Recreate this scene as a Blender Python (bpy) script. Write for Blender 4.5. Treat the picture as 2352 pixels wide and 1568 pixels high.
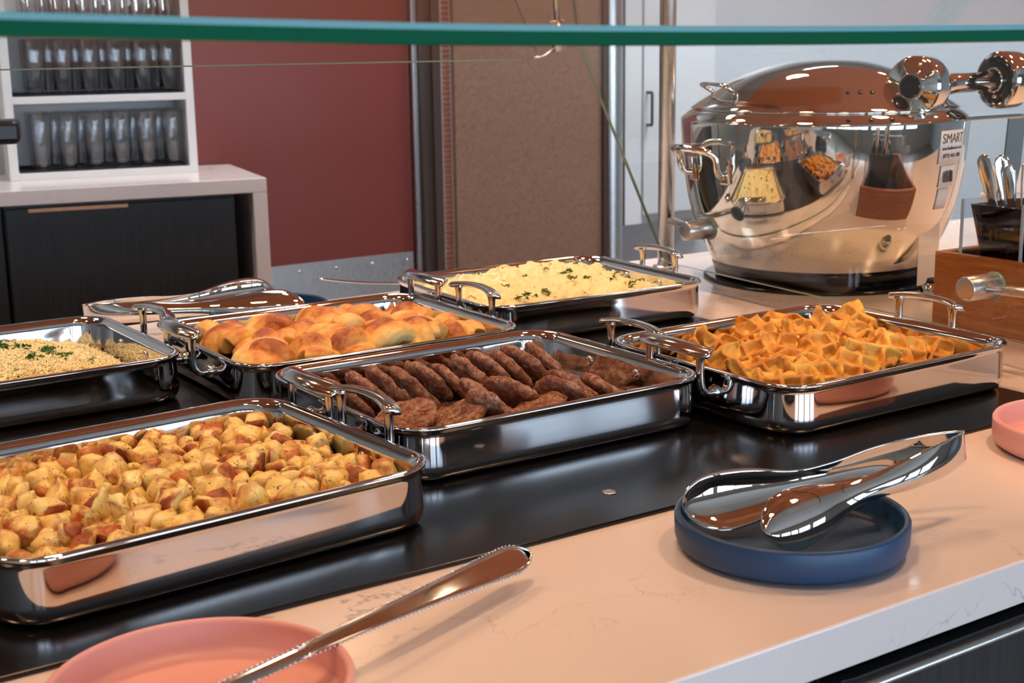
import bpy, bmesh, math, random
from math import sin, cos, pi, radians, sqrt, atan2
from mathutils import Vector, Matrix, Euler, noise

# ------------------------------------------------------------------ scene, camera, light
for o in list(bpy.data.objects): bpy.data.objects.remove(o)
SC = bpy.context.scene
COL = SC.collection
SC.view_settings.view_transform = 'Standard'
SC.view_settings.look = 'None'
SC.view_settings.gamma = 1.0
SC.view_settings.exposure = 0.0
SC.view_settings.use_curve_mapping = False
SC.cycles.use_denoising = True
SC.cycles.max_bounces = 6
SC.cycles.diffuse_bounces = 2
SC.cycles.use_adaptive_sampling = True
SC.cycles.adaptive_threshold = 0.05
SC.cycles.use_light_tree = False
SC.cycles.glossy_bounces = 4
SC.cycles.transparent_max_bounces = 16
SC.cycles.caustics_reflective = False
SC.cycles.caustics_refractive = False
SC.cycles.sample_clamp_indirect = 6.0

cam_d = bpy.data.cameras.new('camera')
cam = bpy.data.objects.new('camera', cam_d); COL.objects.link(cam)
cam_d.sensor_width = 36.0
cam_d.lens = 3194.42 / 2352 * 36.0
cam_d.clip_start = 0.02
cam_d.dof.use_dof = True
cam_d.dof.focus_distance = 1.62
cam_d.dof.aperture_fstop = 11.0
_R = Vector((0.8286, -0.5596, -0.0142)); _U = Vector((0.1313, 0.1696, 0.9767)); _F = Vector((0.5442, 0.8112, -0.214))
cam.matrix_world = Matrix(((_R.x, _U.x, -_F.x, 0), (_R.y, _U.y, -_F.y, 0), (_R.z, _U.z, -_F.z, 0.462), (0, 0, 0, 1)))
SC.camera = cam

WORLD = bpy.data.worlds.new('world'); SC.world = WORLD
WORLD.use_nodes = True
_bg = WORLD.node_tree.nodes['Background']
_bg.inputs[0].default_value = (0.62, 0.78, 1.0, 1)
_bg.inputs[1].default_value = 1.0

FLOOR_Z = -0.9
CEIL_Z = 2.1
CANOPY_Z = 1.25
WARM = (1.0, 0.60, 0.34)
DAY = (0.64, 0.80, 1.0)
P_WINDOW = 36.0      # each window
P_SPOT = 29.0         # each downlight
P_ROOM = 27.0        # added ceiling fill panels over the kitchen

def area_light(name, loc, rot, sx, sy, power, color, spread=None):
    l = bpy.data.lights.new(name, 'AREA'); l.shape = 'RECTANGLE'; l.size = sx; l.size_y = sy
    l.energy = power; l.color = color
    if spread: l.spread = spread
    o = bpy.data.objects.new(name, l); COL.objects.link(o); o.location = loc; o.rotation_euler = rot
    return o
# daylight enters through the window openings of the wall behind the camera
WIN_X = [-2.6, -1.2, 0.2, 1.6, 3.0, 4.4]
for wx in WIN_X:
    area_light('window_daylight', (wx, -3.56, 0.3), (radians(90), 0, 0), 1.1, 1.6, P_WINDOW, DAY)

# ------------------------------------------------------------------ helpers
def lin(r, g, b):
    f = lambda c: c / 12.92 if c <= 0.04045 else ((c + 0.055) / 1.055) ** 2.4
    return (f(r / 255), f(g / 255), f(b / 255), 1.0)

def rgba(c): return (c[0], c[1], c[2], 1.0)

class Mat:
    def __init__(s, name, base=(0.8, 0.8, 0.8, 1), rough=0.5, metal=0.0, **kw):
        s.m = bpy.data.materials.new(name); s.m.use_nodes = True
        s.nt = s.m.node_tree; s.p = s.nt.nodes['Principled BSDF']; s.out = s.nt.nodes['Material Output']
        s.p.inputs['Base Color'].default_value = base
        s.p.inputs['Roughness'].default_value = rough
        s.p.inputs['Metallic'].default_value = metal
        for k, v in kw.items(): s.p.inputs[k.replace('_', ' ')].default_value = v
    def n(s, t, **kw):
        nd = s.nt.nodes.new(t)
        for k, v in kw.items():
            if hasattr(nd, k): setattr(nd, k, v)
            else: nd.inputs[k.replace('_', ' ')].default_value = v
        return nd
    def l(s, a, b): s.nt.links.new(a, b)
    def coord(s, kind='Object', scale=(1, 1, 1)):
        tc = s.n('ShaderNodeTexCoord'); mp = s.n('ShaderNodeMapping'); mp.inputs['Scale'].default_value = scale
        s.l(tc.outputs[kind], mp.inputs['Vector']); return mp.outputs['Vector']
    def noise(s, vec, scale, detail=4, rough=0.6, dist=0.0):
        nd = s.n('ShaderNodeTexNoise'); nd.inputs['Scale'].default_value = scale; nd.inputs['Detail'].default_value = detail
        nd.inputs['Roughness'].default_value = rough; nd.inputs['Distortion'].default_value = dist
        if vec is not None: s.l(vec, nd.inputs['Vector'])
        return nd.outputs['Fac']
    def vor(s, vec, scale, feature='F1'):
        nd = s.n('ShaderNodeTexVoronoi'); nd.feature = feature; nd.inputs['Scale'].default_value = scale
        s.l(vec, nd.inputs['Vector']); return nd.outputs['Distance']
    def ramp(s, fac, stops):
        r = s.n('ShaderNodeValToRGB'); e = r.color_ramp.elements
        while len(e) < len(stops): e.new(0.5)
        for i, (p, c) in enumerate(stops):
            e[i].position = p; e[i].color = c if len(c) == 4 else rgba(c)
        s.l(fac, r.inputs['Fac']); return r.outputs['Color']
    def step(s, fac, a, b):
        return s.ramp(fac, [(a, (0, 0, 0, 1)), (b, (1, 1, 1, 1))])
    def mix(s, fac, a, b):
        m = s.n('ShaderNodeMix'); m.data_type = 'RGBA'
        for v, i in ((fac, 0), (a, 6), (b, 7)):
            if hasattr(v, 'is_linked'): s.l(v, m.inputs[i])
            else: m.inputs[i].default_value = v
        return m.outputs[2]
    def math(s, op, a, b=0.0):
        m = s.n('ShaderNodeMath'); m.operation = op
        for v, i in ((a, 0), (b, 1)):
            if hasattr(v, 'is_linked'): s.l(v, m.inputs[i])
            else: m.inputs[i].default_value = v
        return m.outputs[0]
    def rand(s): return s.n('ShaderNodeObjectInfo').outputs['Random']
    def base(s, c): s.l(c, s.p.inputs['Base Color'])
    def rough(s, c): s.l(c, s.p.inputs['Roughness'])
    def bump(s, h, strength=0.3, dist=0.002):
        b = s.n('ShaderNodeBump'); b.inputs['Strength'].default_value = strength; b.inputs['Distance'].default_value = dist
        s.l(h, b.inputs['Height']); s.l(b.outputs['Normal'], s.p.inputs['Normal'])

def mesh_from(name, verts, faces, smooth=True, midx=None):
    me = bpy.data.meshes.new(name); me.from_pydata([tuple(v) for v in verts], [], faces); me.update()
    if smooth: me.polygons.foreach_set('use_smooth', [True] * len(me.polygons))
    if midx: me.polygons.foreach_set('material_index', midx)
    return me

def bm_mesh(name, bm, smooth=False):
    bmesh.ops.recalc_face_normals(bm, faces=bm.faces)
    me = bpy.data.meshes.new(name); bm.to_mesh(me); bm.free()
    if smooth: me.polygons.foreach_set('use_smooth', [True] * len(me.polygons))
    return me

def obj(name, me, mat=None, parent=None, loc=None, rot=None, scale=None):
    o = bpy.data.objects.new(name, me); COL.objects.link(o)
    if mat is not None and me is not None and not me.materials:
        for m in (mat if isinstance(mat, (list, tuple)) else [mat]): me.materials.append(m.m if isinstance(m, Mat) else m)
    if parent: o.parent = parent
    if loc is not None: o.location = loc
    if rot is not None: o.rotation_euler = rot
    if scale is not None: o.scale = scale
    return o

def tag(o, label, cat, group=None, kind=None):
    o['label'] = label; o['category'] = cat
    if group: o['group'] = group
    if kind: o['kind'] = kind
    return o

def thing(name, label, cat, loc=(0, 0, 0), rotz=0.0, group=None, rot=None):
    o = bpy.data.objects.new(name, None); COL.objects.link(o); o.empty_display_size = 0.02
    o.location = loc; o.rotation_euler = rot if rot else (0, 0, rotz)
    return tag(o, label, cat, group)

def struct(name, me, mat, parent=None, **kw):
    o = obj(name, me, mat, parent, **kw)
    if not parent: o['kind'] = 'structure'
    return o

def copy_tree(src, loc=None, rot=None, label=None, scale=None):
    r = src.copy(); COL.objects.link(r)
    if loc is not None: r.location = loc
    if rot is not None: r.rotation_euler = rot
    if scale is not None: r.scale = scale
    if label: r['label'] = label
    for ch in src.children:
        c = ch.copy(); COL.objects.link(c); c.parent = r
        for g in ch.children:
            d = g.copy(); COL.objects.link(d); d.parent = c
    return r

def box_mesh(name, x0, x1, y0, y1, z0, z1, bevel=0.0, seg=2):
    bm = bmesh.new(); bmesh.ops.create_cube(bm, size=1.0)
    for v in bm.verts:
        v.co = Vector(((x0 + x1) / 2 + v.co.x * (x1 - x0), (y0 + y1) / 2 + v.co.y * (y1 - y0), (z0 + z1) / 2 + v.co.z * (z1 - z0)))
    if bevel > 0:
        bmesh.ops.bevel(bm, geom=list(bm.edges), offset=bevel, segments=seg, affect='EDGES', profile=0.5)
    return bm_mesh(name, bm)

def loops_mesh(name, loops, cap0=True, cap1=True, closed=True, smooth=True):
    """loft: list of equally long vertex rings"""
    n = len(loops[0]); verts = [v for lp in loops for v in lp]; faces = []
    for i in range(len(loops) - 1):
        for k in range(n if closed else n - 1):
            a = i * n + k; b = i * n + (k + 1) % n
            faces.append((a, b, b + n, a + n))
    if cap0: faces.append(tuple(reversed(range(n))))
    if cap1: faces.append(tuple((len(loops) - 1) * n + k for k in range(n)))
    return mesh_from(name, verts, faces, smooth)

def lathe(name, prof, n=48, cap0=True, cap1=True, smooth=True):
    return loops_mesh(name, [[(r * cos(2 * pi * k / n), r * sin(2 * pi * k / n), z) for k in range(n)] for r, z in prof], cap0, cap1, True, smooth)

def sweep(name, pts, rx, ry=None, n=12, up=None, caps=True):
    """tube along pts; rx, ry radii (number or list); up fixes the ry axis"""
    P = [Vector(p) for p in pts]; m = len(P)
    rx = rx if isinstance(rx, (list, tuple)) else [rx] * m
    ry = rx if ry is None else (ry if isinstance(ry, (list, tuple)) else [ry] * m)
    loops = []; prev = None
    for i in range(m):
        t = (P[min(i + 1, m - 1)] - P[max(i - 1, 0)]).normalized()
        if up is not None: u = Vector(up)
        elif prev is None: u = Vector((0, 0, 1)) if abs(t.z) < 0.9 else Vector((1, 0, 0))
        else: u = prev
        u = (u - t * u.dot(t)).normalized(); s = t.cross(u); prev = u
        loops.append([P[i] + s * (rx[i] * cos(2 * pi * k / n)) + u * (ry[i] * sin(2 * pi * k / n)) for k in range(n)])
    return loops_mesh(name, loops, caps, caps)

def spline(ctrl, n):
    """Catmull-Rom through control tuples of any dimension"""
    c = [list(x) for x in ctrl]; out = []; m = len(c) - 1
    for i in range(n):
        t = i / (n - 1) * m; k = min(int(t), m - 1); f = t - k
        p0, p1, p2, p3 = c[max(k - 1, 0)], c[k], c[k + 1], c[min(k + 2, m)]
        out.append([0.5 * (2 * b + (c_ - a) * f + (2 * a - 5 * b + 4 * c_ - d) * f * f + (3 * b - a - 3 * c_ + d) * f ** 3) for a, b, c_, d in zip(p0, p1, p2, p3)])
    return out

def rrect(hx, hy, r, z, nc=8, ns=6):
    """rounded rectangle ring (counter clockwise)"""
    pts = []
    r = min(r, hx, hy)
    for sx, sy, a0 in ((1, 1, 0), (-1, 1, 90), (-1, -1, 180), (1, -1, 270)):
        cx, cy = sx * (hx - r), sy * (hy - r)
        for k in range(nc + 1):
            a = radians(a0 + 90 * k / nc); pts.append((cx + r * cos(a), cy + r * sin(a), z))
    out = []
    for i, p in enumerate(pts):
        out.append(p); q = pts[(i + 1) % len(pts)]
        if i % (nc + 1) == nc:
            for k in range(1, ns): out.append(tuple(a + (b - a) * k / ns for a, b in zip(p, q)))
    return out

def n3(x, y, z): return noise.noise(Vector((x, y, z)))
def fbm(x, y, z, o=4): return noise.fractal(Vector((x, y, z)), 0.8, 2.1, o)

ORD = ['first', 'second', 'third', 'fourth', 'fifth', 'sixth', 'seventh', 'eighth', 'ninth', 'tenth', 'eleventh', 'twelfth', 'thirteenth', 'fourteenth', 'fifteenth', 'sixteenth']

# ------------------------------------------------------------------ materials
def quartz(name):
    m = Mat(name, rough=0.16); v = m.coord('Object')
    a = m.noise(v, 5.0, 5, 0.62, 0.8); line = m.math('ABSOLUTE', m.math('SUBTRACT', a, 0.5))
    thin = m.step(line, 0.0, 0.006); mask = m.step(m.noise(v, 3.2, 2), 0.52, 0.64)
    b = m.noise(v, 13.0, 4, 0.6, 1.2); line2 = m.math('ABSOLUTE', m.math('SUBTRACT', b, 0.52))
    thin2 = m.step(line2, 0.0, 0.008); mask2 = m.step(m.noise(v, 6.5, 2), 0.58, 0.68)
    inv = lambda c: m.math('SUBTRACT', 1.0, c)
    v1 = m.math('MULTIPLY', inv(thin), mask); v2 = m.math('MULTIPLY', inv(thin2), mask2)
    vv = m.math('MAXIMUM', v1, m.math('MULTIPLY', v2, 0.75))
    cloud = m.ramp(m.noise(v, 2.2, 3), [(0.3, lin(237, 222, 214)), (0.7, lin(230, 214, 207))])
    m.base(m.mix(m.math('MULTIPLY', vv, 0.55), cloud, lin(110, 104, 100)))
    m.p.inputs['Coat Weight'].default_value = 0.15; m.p.inputs['Coat Roughness'].default_value = 0.05
    return m
M = {}
M['quartz'] = quartz('quartz_white')
def steel(name, col=(0.72, 0.70, 0.68), r=0.10, brush=None):
    m = Mat(name, rgba(col), r, 1.0)
    if brush:
        v = m.coord('Object', brush); n_ = m.noise(v, 60, 3)
        m.rough(m.ramp(n_, [(0.3, (r * 0.7,) * 3), (0.7, (r * 1.5,) * 3)])); m.bump(n_, 0.04, 0.0005)
    return m
M['steel'] = steel('polished_steel', (0.76, 0.74, 0.72), 0.07)
M['pan'] = steel('pan_steel', (0.72, 0.71, 0.71), 0.055)
M['cast'] = steel('cast_handle_steel', (0.66, 0.64, 0.62), 0.12)
M['chrome'] = steel('chrome', (0.80, 0.78, 0.74), 0.03)
M['brushed'] = steel('brushed_steel', (0.62, 0.60, 0.58), 0.28, (40, 40, 1))
def dark_wood():
    m = Mat('dark_wood', rough=0.42); v = m.coord('Object', (60, 60, 2.2))
    a = m.noise(v, 3.0, 5, 0.7)
    m.base(m.ramp(a, [(0.3, lin(26, 25, 26)), (0.7, lin(52, 50, 50))])); m.bump(a, 0.15, 0.0006)
    return m
M['dark_wood'] = dark_wood()
def induction():
    m = Mat('black_warming_surface', lin(16, 14, 14), 0.2, Specular_IOR_Level=0.42)
    v = m.coord('Object', (1, 40, 1)); m.rough(m.ramp(m.noise(v, 25, 3), [(0.3, (0.17,) * 3), (0.7, (0.21,) * 3)]))
    return m
M['black_strip'] = induction()
M['black'] = Mat('black_plastic', lin(22, 20, 20), 0.35)
M['blackgloss'] = Mat('black_gloss', lin(14, 13, 13), 0.12)
def wood():
    m = Mat('beech_wood', rough=0.35); v = m.coord('Object', (3, 3, 30)); a = m.noise(v, 4, 5, 0.65, 0.6)
    v2 = m.coord('Object', (8, 8, 90)); b = m.noise(v2, 6, 3)
    c = m.ramp(a, [(0.25, lin(150, 82, 30)), (0.55, lin(182, 106, 42)), (0.8, lin(200, 128, 60))])
    m.base(m.mix(m.math('MULTIPLY', m.step(b, 0.60, 0.70), 0.5), c, lin(118, 60, 20)))
    return m
M['wood'] = wood()
def glass_pane(tint=(0.97, 0.985, 0.975), refl=1.0):
    m = Mat('pane_glass'); nt = m.nt
    tr = m.n('ShaderNodeBsdfTransparent'); tr.inputs[0].default_value = rgba(tint)
    gl = m.n('ShaderNodeBsdfGlossy'); gl.inputs['Roughness'].default_value = 0.01; gl.inputs[0].default_value = (1, 1, 1, 1)
    lw = m.n('ShaderNodeLayerWeight'); lw.inputs['Blend'].default_value = 0.5
    fr = m.math('ADD', m.math('MULTIPLY', m.math('POWER', lw.outputs['Facing'], 5.0), 0.90), 0.04)
    mx = m.n('ShaderNodeMixShader'); m.l(m.math('MULTIPLY', fr, refl), mx.inputs[0])
    m.l(tr.outputs[0], mx.inputs[1]); m.l(gl.outputs[0], mx.inputs[2]); m.l(mx.outputs[0], m.out.inputs[0])
    return m
M['pane'] = glass_pane()
M['tumbler'] = glass_pane((0.975, 0.985, 0.995), 1.8); M['tumbler'].m.name = 'tumbler_glass'
M['acrylic'] = glass_pane((0.93, 0.95, 0.97), 1.0); M['acrylic'].m.name = 'clear_acrylic'
M['amber'] = glass_pane((0.34, 0.22, 0.14), 0.8); M['amber'].m.name = 'smoky_amber_acrylic'
M['edge'] = Mat('green_glass_edge', lin(0, 92, 64), 0.12, Specular_IOR_Level=0.6)
M['edge3'] = Mat('arris_painted_sky', lin(112, 168, 176), 0.25)  # pale blue of the top bevel paints in a sky reflection
M['edge2'] = Mat('pale_glass_edge', lin(120, 140, 120), 0.15)
M['pink'] = Mat('pink_ceramic', lin(232, 168, 160), 0.42)
M['blue'] = Mat('navy_ceramic', lin(24, 62, 98), 0.42)
M['white_lam'] = Mat('white_laminate', lin(232, 226, 222), 0.4)
M['white_cer'] = Mat('white_ceramic', lin(232, 228, 222), 0.25)
M['maroon'] = Mat('maroon_paint', lin(122, 52, 44), 0.33)
M['brown'] = Mat('brown_frame', lin(66, 50, 42), 0.4)
def taupe():
    m = Mat('taupe_wallcover', rough=0.6); v = m.coord('Object')
    a = m.noise(v, 22, 3, 0.5, 4.0); m.base(m.ramp(a, [(0.35, lin(124, 92, 72)), (0.65, lin(138, 104, 84))])); m.bump(a, 0.12, 0.002)
    return m
M['taupe'] = taupe()
M['brick'] = Mat('terracotta_tile', lin(142, 70, 40), 0.5)
M['mortar'] = Mat('pale_grout', lin(176, 158, 148), 0.7)
def greywall():
    m = Mat('grey_wallcover', rough=0.6); v = m.coord('Object', (4, 4, 40)); a = m.noise(v, 8, 3)
    m.base(m.ramp(a, [(0.3, lin(190, 194, 200)), (0.7, lin(202, 205, 210))])); return m
M['greywall'] = greywall()
M['wall'] = Mat('warm_white_paint', lin(206, 198, 190), 0.7)
M['ceil'] = Mat('ceiling_paint', lin(176, 170, 164), 0.8)
M['floor'] = Mat('floor_vinyl', lin(120, 108, 98), 0.4)
M['canopy'] = Mat('copper_brown_soffit', lin(200, 120, 76), 0.5)
M['cab'] = Mat('pale_grey_cabinet', lin(218, 218, 222), 0.4)
M['copper'] = steel('copper_pull', (0.75, 0.36, 0.2), 0.25)
M['mat_black'] = Mat('rubber_mat', lin(26, 25, 25), 0.8)
def emit(name, col, s):
    m = Mat(name); e = m.n('ShaderNodeEmission'); e.inputs[0].default_value = rgba(col); e.inputs[1].default_value = s
    m.l(e.outputs[0], m.out.inputs[0]); return m
M['led'] = emit('led_bead', (1.0, 0.74, 0.48), 45.0); M['led'].m.cycles.emission_sampling = 'NONE'
M['spot'] = emit('downlight_lens', (1.0, 0.72, 0.46), 25.0); M['spot'].m.cycles.emission_sampling = 'NONE'
M['panel'] = emit('fill_panel_glow', (0.90, 0.95, 1.0), 8.0); M['panel'].m.cycles.emission_sampling = 'NONE'

# ------------------------------------------------------------------ room shell
RX0, RX1, RY0, RY1 = -3.6, 7.2, -3.6, 4.2
struct('floor', box_mesh('floor', RX0, RX1, RY0, RY1 + 0.66, FLOOR_Z - 0.1, FLOOR_Z), M['floor'])
struct('ceiling', box_mesh('ceiling', RX0, RX1, RY0, RY1 + 0.66, CEIL_Z, CEIL_Z + 0.1), M['ceil'])
struct('wall_left', box_mesh('wall_left', RX0 - 0.1, RX0, RY0, RY1 + 0.66, FLOOR_Z, CEIL_Z), M['wall'])
struct('wall_right', box_mesh('wall_right', RX1, RX1 + 0.1, RY0, RY1 + 0.3, FLOOR_Z, CEIL_Z), M['greywall'])
struct('wall_back', box_mesh('wall_back', 1.50, RX1, RY1, RY1 + 0.1, FLOOR_Z, CEIL_Z), M['greywall'])
struct('wall_alcove', box_mesh('wall_alcove', RX0, 1.60, RY1 + 0.55, RY1 + 0.65, FLOOR_Z, CEIL_Z), M['wall'])
struct('wall_return', box_mesh('wall_return', 1.50, 1.60, RY1 + 0.101, RY1 + 0.549, FLOOR_Z, CEIL_Z), M['wall'])
# window wall behind the camera
wf = struct('wall_front', box_mesh('wall_front', RX0, RX1, RY0 - 0.1, RY0, FLOOR_Z, -0.55), M['wall'])
obj('wall_header', box_mesh('wall_header', RX0, RX1, RY0 - 0.1, RY0, 1.1, CEIL_Z), M['wall'], wf)
edges = [RX0] + [v for wx in WIN_X for v in (wx - 0.55, wx + 0.55)] + [RX1]
for k in range(0, len(edges), 2):
    obj('wall_pier', box_mesh('wall_pier', edges[k], edges[k + 1], RY0 - 0.1, RY0, -0.55, 1.1), M['wall'], wf)
for k, wx in enumerate(WIN_X):
    w = struct('window_%d' % (k + 1), box_mesh('window_frame', wx - 0.55, wx + 0.55, RY0 + 0.02, RY0 + 0.06, 0.52, 0.57), M['white_lam'])
    obj('mullion', box_mesh('mullion', wx - 0.02, wx + 0.02, RY0 + 0.02, RY0 + 0.06, -0.55, 1.1), M['white_lam'], w)

# ------------------------------------------------------------------ soffit above the counter with its lamps
can = struct('trim_1', box_mesh('soffit', -2.4, 4.2, 0.55, 2.7, CANOPY_Z, CANOPY_Z + 0.12, 0.01), M['canopy'])
obj('hanger', box_mesh('hanger', -2.3, 4.1, 1.55, 1.7, CANOPY_Z + 0.12, CEIL_Z), M['canopy'], can)
bead = lathe('bead', [(0.0055, 0.0), (0.005, -0.003), (0.0025, -0.005)], 8)
for k, (sy, lab) in enumerate(((0.66, 'linear strip of small warm lights under the soffit over the guest side'),)):
    t = thing('light_strip', lab, 'lamp', (0.9, sy, CANOPY_Z))
    obj('housing', box_mesh('housing', -2.6, -0.42, -0.022, 0.022, -0.02, 0, 0.003), M['brushed'], t)
    bb = bmesh.new()
    for i in range(62):
        m4 = Matrix.Translation((-2.56 + i * 0.034, 0, -0.0205)); tmp = bpy.data.meshes.new('t'); tmp.from_pydata([m4 @ v.co for v in bead.vertices], [], [tuple(p.vertices) for p in bead.polygons]); bb.from_mesh(tmp); bpy.data.meshes.remove(tmp)
    b_ = obj('led_beads', bm_mesh('led_beads', bb), M['led'], t); b_['kind'] = 'stuff'
sp_h = lathe('trim_ring', [(0.05, 0.0), (0.05, -0.008), (0.042, -0.010), (0.036, -0.002)], 24, False, False)
sp_l = lathe('lens', [(0.034, -0.003), (0.02, -0.004)], 20)
spots = [(x, y) for y in (0.8, 1.6, 2.45) for x in (-0.4, 0.5, 1.4, 2.3, 3.2)]
for i, (x, y) in enumerate(spots):
    t = thing('downlight', 'small round warm downlight set in the soffit', 'lamp', (x, y, CANOPY_Z), 0, 'downlights in the soffit')
    obj('trim_ring', sp_h, M['brushed'], t); obj('lens', sp_l, M['spot'], t)
    l = bpy.data.lights.new('downlight_beam', 'SPOT'); l.energy = P_SPOT * ((1.2 if x > 1 else 0.92) if y < 1 else 1.0); l.color = WARM; l.spot_size = radians(110); l.spot_blend = 0.8; l.shadow_soft_size = 0.08
    o = bpy.data.objects.new('downlight_beam', l); COL.objects.link(o); o.location = (x, y, CANOPY_Z - 0.012)
# unseen ceiling panels over the kitchen, added to brighten the back wall
for i, (x, y, pk) in enumerate(((-0.5, 3.4, 0.45), (1.7, 3.3, 0.65), (3.7, 3.3, 1.15), (5.6, 3.0, 1.2))):
    t = thing('ceiling_fill', 'unseen square ceiling panel added as fill light', 'lamp', (x, y, CEIL_Z), 0, 'added ceiling fill panels')
    obj('frame', box_mesh('frame', -0.32, 0.32, -0.32, 0.32, -0.02, 0, 0.004), M['white_lam'], t)
    obj('diffuser', box_mesh('diffuser', -0.29, 0.29, -0.29, 0.29, -0.026, -0.019), M['panel'], t)
    area_light('ceiling_fill_light', (x, y, CEIL_Z - 0.04), (0, 0, 0), 0.56, 0.56, P_ROOM * pk, (0.90, 0.95, 1.0), radians(125))

# ------------------------------------------------------------------ back wall: door, tile strip, panel, column, cabinet
WY = RY1
door = struct('door_1', box_mesh('door_leaf', 1.605, 2.383, WY - 0.05, WY - 0.005, FLOOR_Z + 0.01, 1.3, 0.003), M['maroon'])
kp = obj('kick_plate', box_mesh('kick_plate', 1.63, 2.376, WY - 0.054, WY - 0.0505, FLOOR_Z + 0.02, -0.258, 0.001), M['brushed'], door)
scr = lathe('screw', [(0.006, 0), (0.006, 0.002), (0.003, 0.004)], 10)
for i in range(6):
    obj('screw', scr, M['steel'], kp, (1.67 + i * 0.136, WY - 0.054, -0.285), (radians(90), 0, 0))
tr2 = struct('trim_2', box_mesh('door_frame', 2.405, 2.474, WY - 0.09, WY, FLOOR_Z, 1.4, 0.003), M['brown'])
obj('edge_strip', box_mesh('edge_strip', 2.385, 2.404, WY - 0.07, WY - 0.01, FLOOR_Z, 1.4, 0.002), M['brushed'], tr2)
obj('frame_step', box_mesh('frame_step', 2.443, 2.474, WY - 0.105, WY - 0.088, FLOOR_Z, 1.4, 0.002), M['brown'], tr2)
tr3 = struct('trim_3', box_mesh('tile_strip', 2.475, 2.517, WY - 0.10, WY, FLOOR_Z, 1.4), M['mortar'])
bk = box_mesh('brick', -0.0135, 0.0135, -0.004, 0.003, -0.0055, 0.0055, 0.001, 1)
nb = 74
for i in range(nb):
    b_ = obj('brick', bk, M['brick'], tr3, (2.496, WY - 0.1, -0.55 + i * 0.0176))
# rest of the strip above and below the view
obj('tile_run', box_mesh('tile_run', 2.4825, 2.5095, WY - 0.104, WY - 0.097, FLOOR_Z, -0.565), M['brick'], tr3)
pw = struct('wall_partition', box_mesh('wall_partition', 2.518, 3.166, WY - 0.12, WY, FLOOR_Z, 1.4), M['taupe'])
obj('corner_bead', box_mesh('corner_bead', 3.146, 3.170, WY - 0.135, WY - 0.02, FLOOR_Z, 1.4, 0.003), M['brown'], pw)
gl_ = [[(3.171 + 0.042 + 0.042 * cos(a), WY - 0.10 - 0.03 * sin(a), z) for a in [pi - pi * k / 12 for k in range(13)]] for z in (FLOOR_Z, 1.4)]
obj('corner_guard', loops_mesh('corner_guard', gl_, False, False, False), M['brushed'], pw)
c = thing('wall_cabinet', 'pale grey wall cabinet with a black bar pull behind the steel post', 'cabinet', (3.262, WY, -0.240))
obj('carcass', box_mesh('carcass', 0, 0.452, -0.10, -0.002, 0, 1.5, 0.003), M['cab'], c)
d = obj('door', box_mesh('door', 0.085, 0.400, -0.118, -0.101, 0.035, 1.48, 0.002), M['cab'], c)
obj('side_rail', box_mesh('side_rail', 0.0, 0.08, -0.112, -0.101, 0.0, 1.5, 0.002), M['cab'], c)
obj('handle', sweep('handle', [(0.100, -0.116, 0.372), (0.100, -0.145, 0.372), (0.100, -0.147, 0.377), (0.100, -0.147, 0.487), (0.100, -0.145, 0.492), (0.100, -0.116, 0.492)], 0.0055, n=8), M['black'], d)

# ------------------------------------------------------------------ back counter (waterfall end) with the glass rack
BR = atan2(3.6311 - 3.7673, 1.6138 - 0.9214)       # runs a little askew
Bc = Vector((1.6138, 3.6311, 0.085)); 
ct = thing('back_counter_top', 'white quartz waterfall counter with squared end before the maroon door', 'countertop', (Bc.x, Bc.y, FLOOR_Z), BR)
hz = 0.085 - FLOOR_Z
obj('top_slab', box_mesh('top_slab', -1.40, 0, 0, 0.50, hz - 0.04, hz, 0.002), M['quartz'], ct)
obj('end_slab', box_mesh('end_slab', -0.04, 0, 0, 0.50, 0, hz - 0.0405, 0.002), M['quartz'], ct)
for i in range(2):
    x1 = -0.085 - i * 0.62
    cb = thing('base_cabinet', ['dark wood base cabinet with copper edge pull beside the quartz end slab', 'dark wood base cabinet at the left edge under the back counter', 'dark wood base cabinet under the back counter, out to the left', 'dark wood base cabinet under the back counter, farthest left'][i], 'cabinet', (Bc.x + x1 * cos(BR), Bc.y + x1 * sin(BR), FLOOR_Z), BR)
    obj('carcass', box_mesh('carcass', -0.615, 0.0, 0.05, 0.49, 0.08, hz - 0.042), M['dark_wood'], cb)
    dd = obj('door', box_mesh('door', -0.612, -0.003, 0.028, 0.049, 0.1, hz - 0.052, 0.0015), M['dark_wood'], cb)
    obj('edge_pull', box_mesh('edge_pull', -0.605 + 0.05, -0.605 + 0.31, 0.016, 0.03, hz - 0.062, hz - 0.0515, 0.001), M['copper'], dd)
# glass rack
SR = atan2(4.0899 - 4.186, 1.5629 - 1.0584)
SP = Vector((1.5629, 4.0899, 0.085))
SP = Vector((1.532, 3.93, 0.085)); SR = BR
SW = 0.50
rk = thing('glass_rack', 'open white shelf rack holding rows of clear tumblers on the back counter', 'shelf', SP, SR)
DEPTH = 0.24
obj('side_panel', box_mesh('side_panel', -0.024, 0, 0, DEPTH, 0, 0.75, 0.001), M['white_lam'], rk)
obj('side_panel', box_mesh('side_panel', -SW - 0.024, -SW, 0, DEPTH, 0, 0.75, 0.001), M['white_lam'], rk)
obj('back_panel', box_mesh('back_panel', -SW, -0.024, DEPTH - 0.012, DEPTH - 0.001, 0, 0.75), M['white_lam'], rk)
SHZ = [0.0, 0.212, 0.408]
for i, z in enumerate(SHZ):
    s_ = obj('shelf_board', box_mesh('shelf_board', -SW, -0.024, 0, DEPTH - 0.012, z, z + 0.02, 0.001), M['white_lam'], rk)
    obj('liner', box_mesh('liner', -SW + 0.004, -0.03, 0.006, DEPTH - 0.016, z + 0.0202, z + 0.0245), M['mat_black'], s_)
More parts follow.
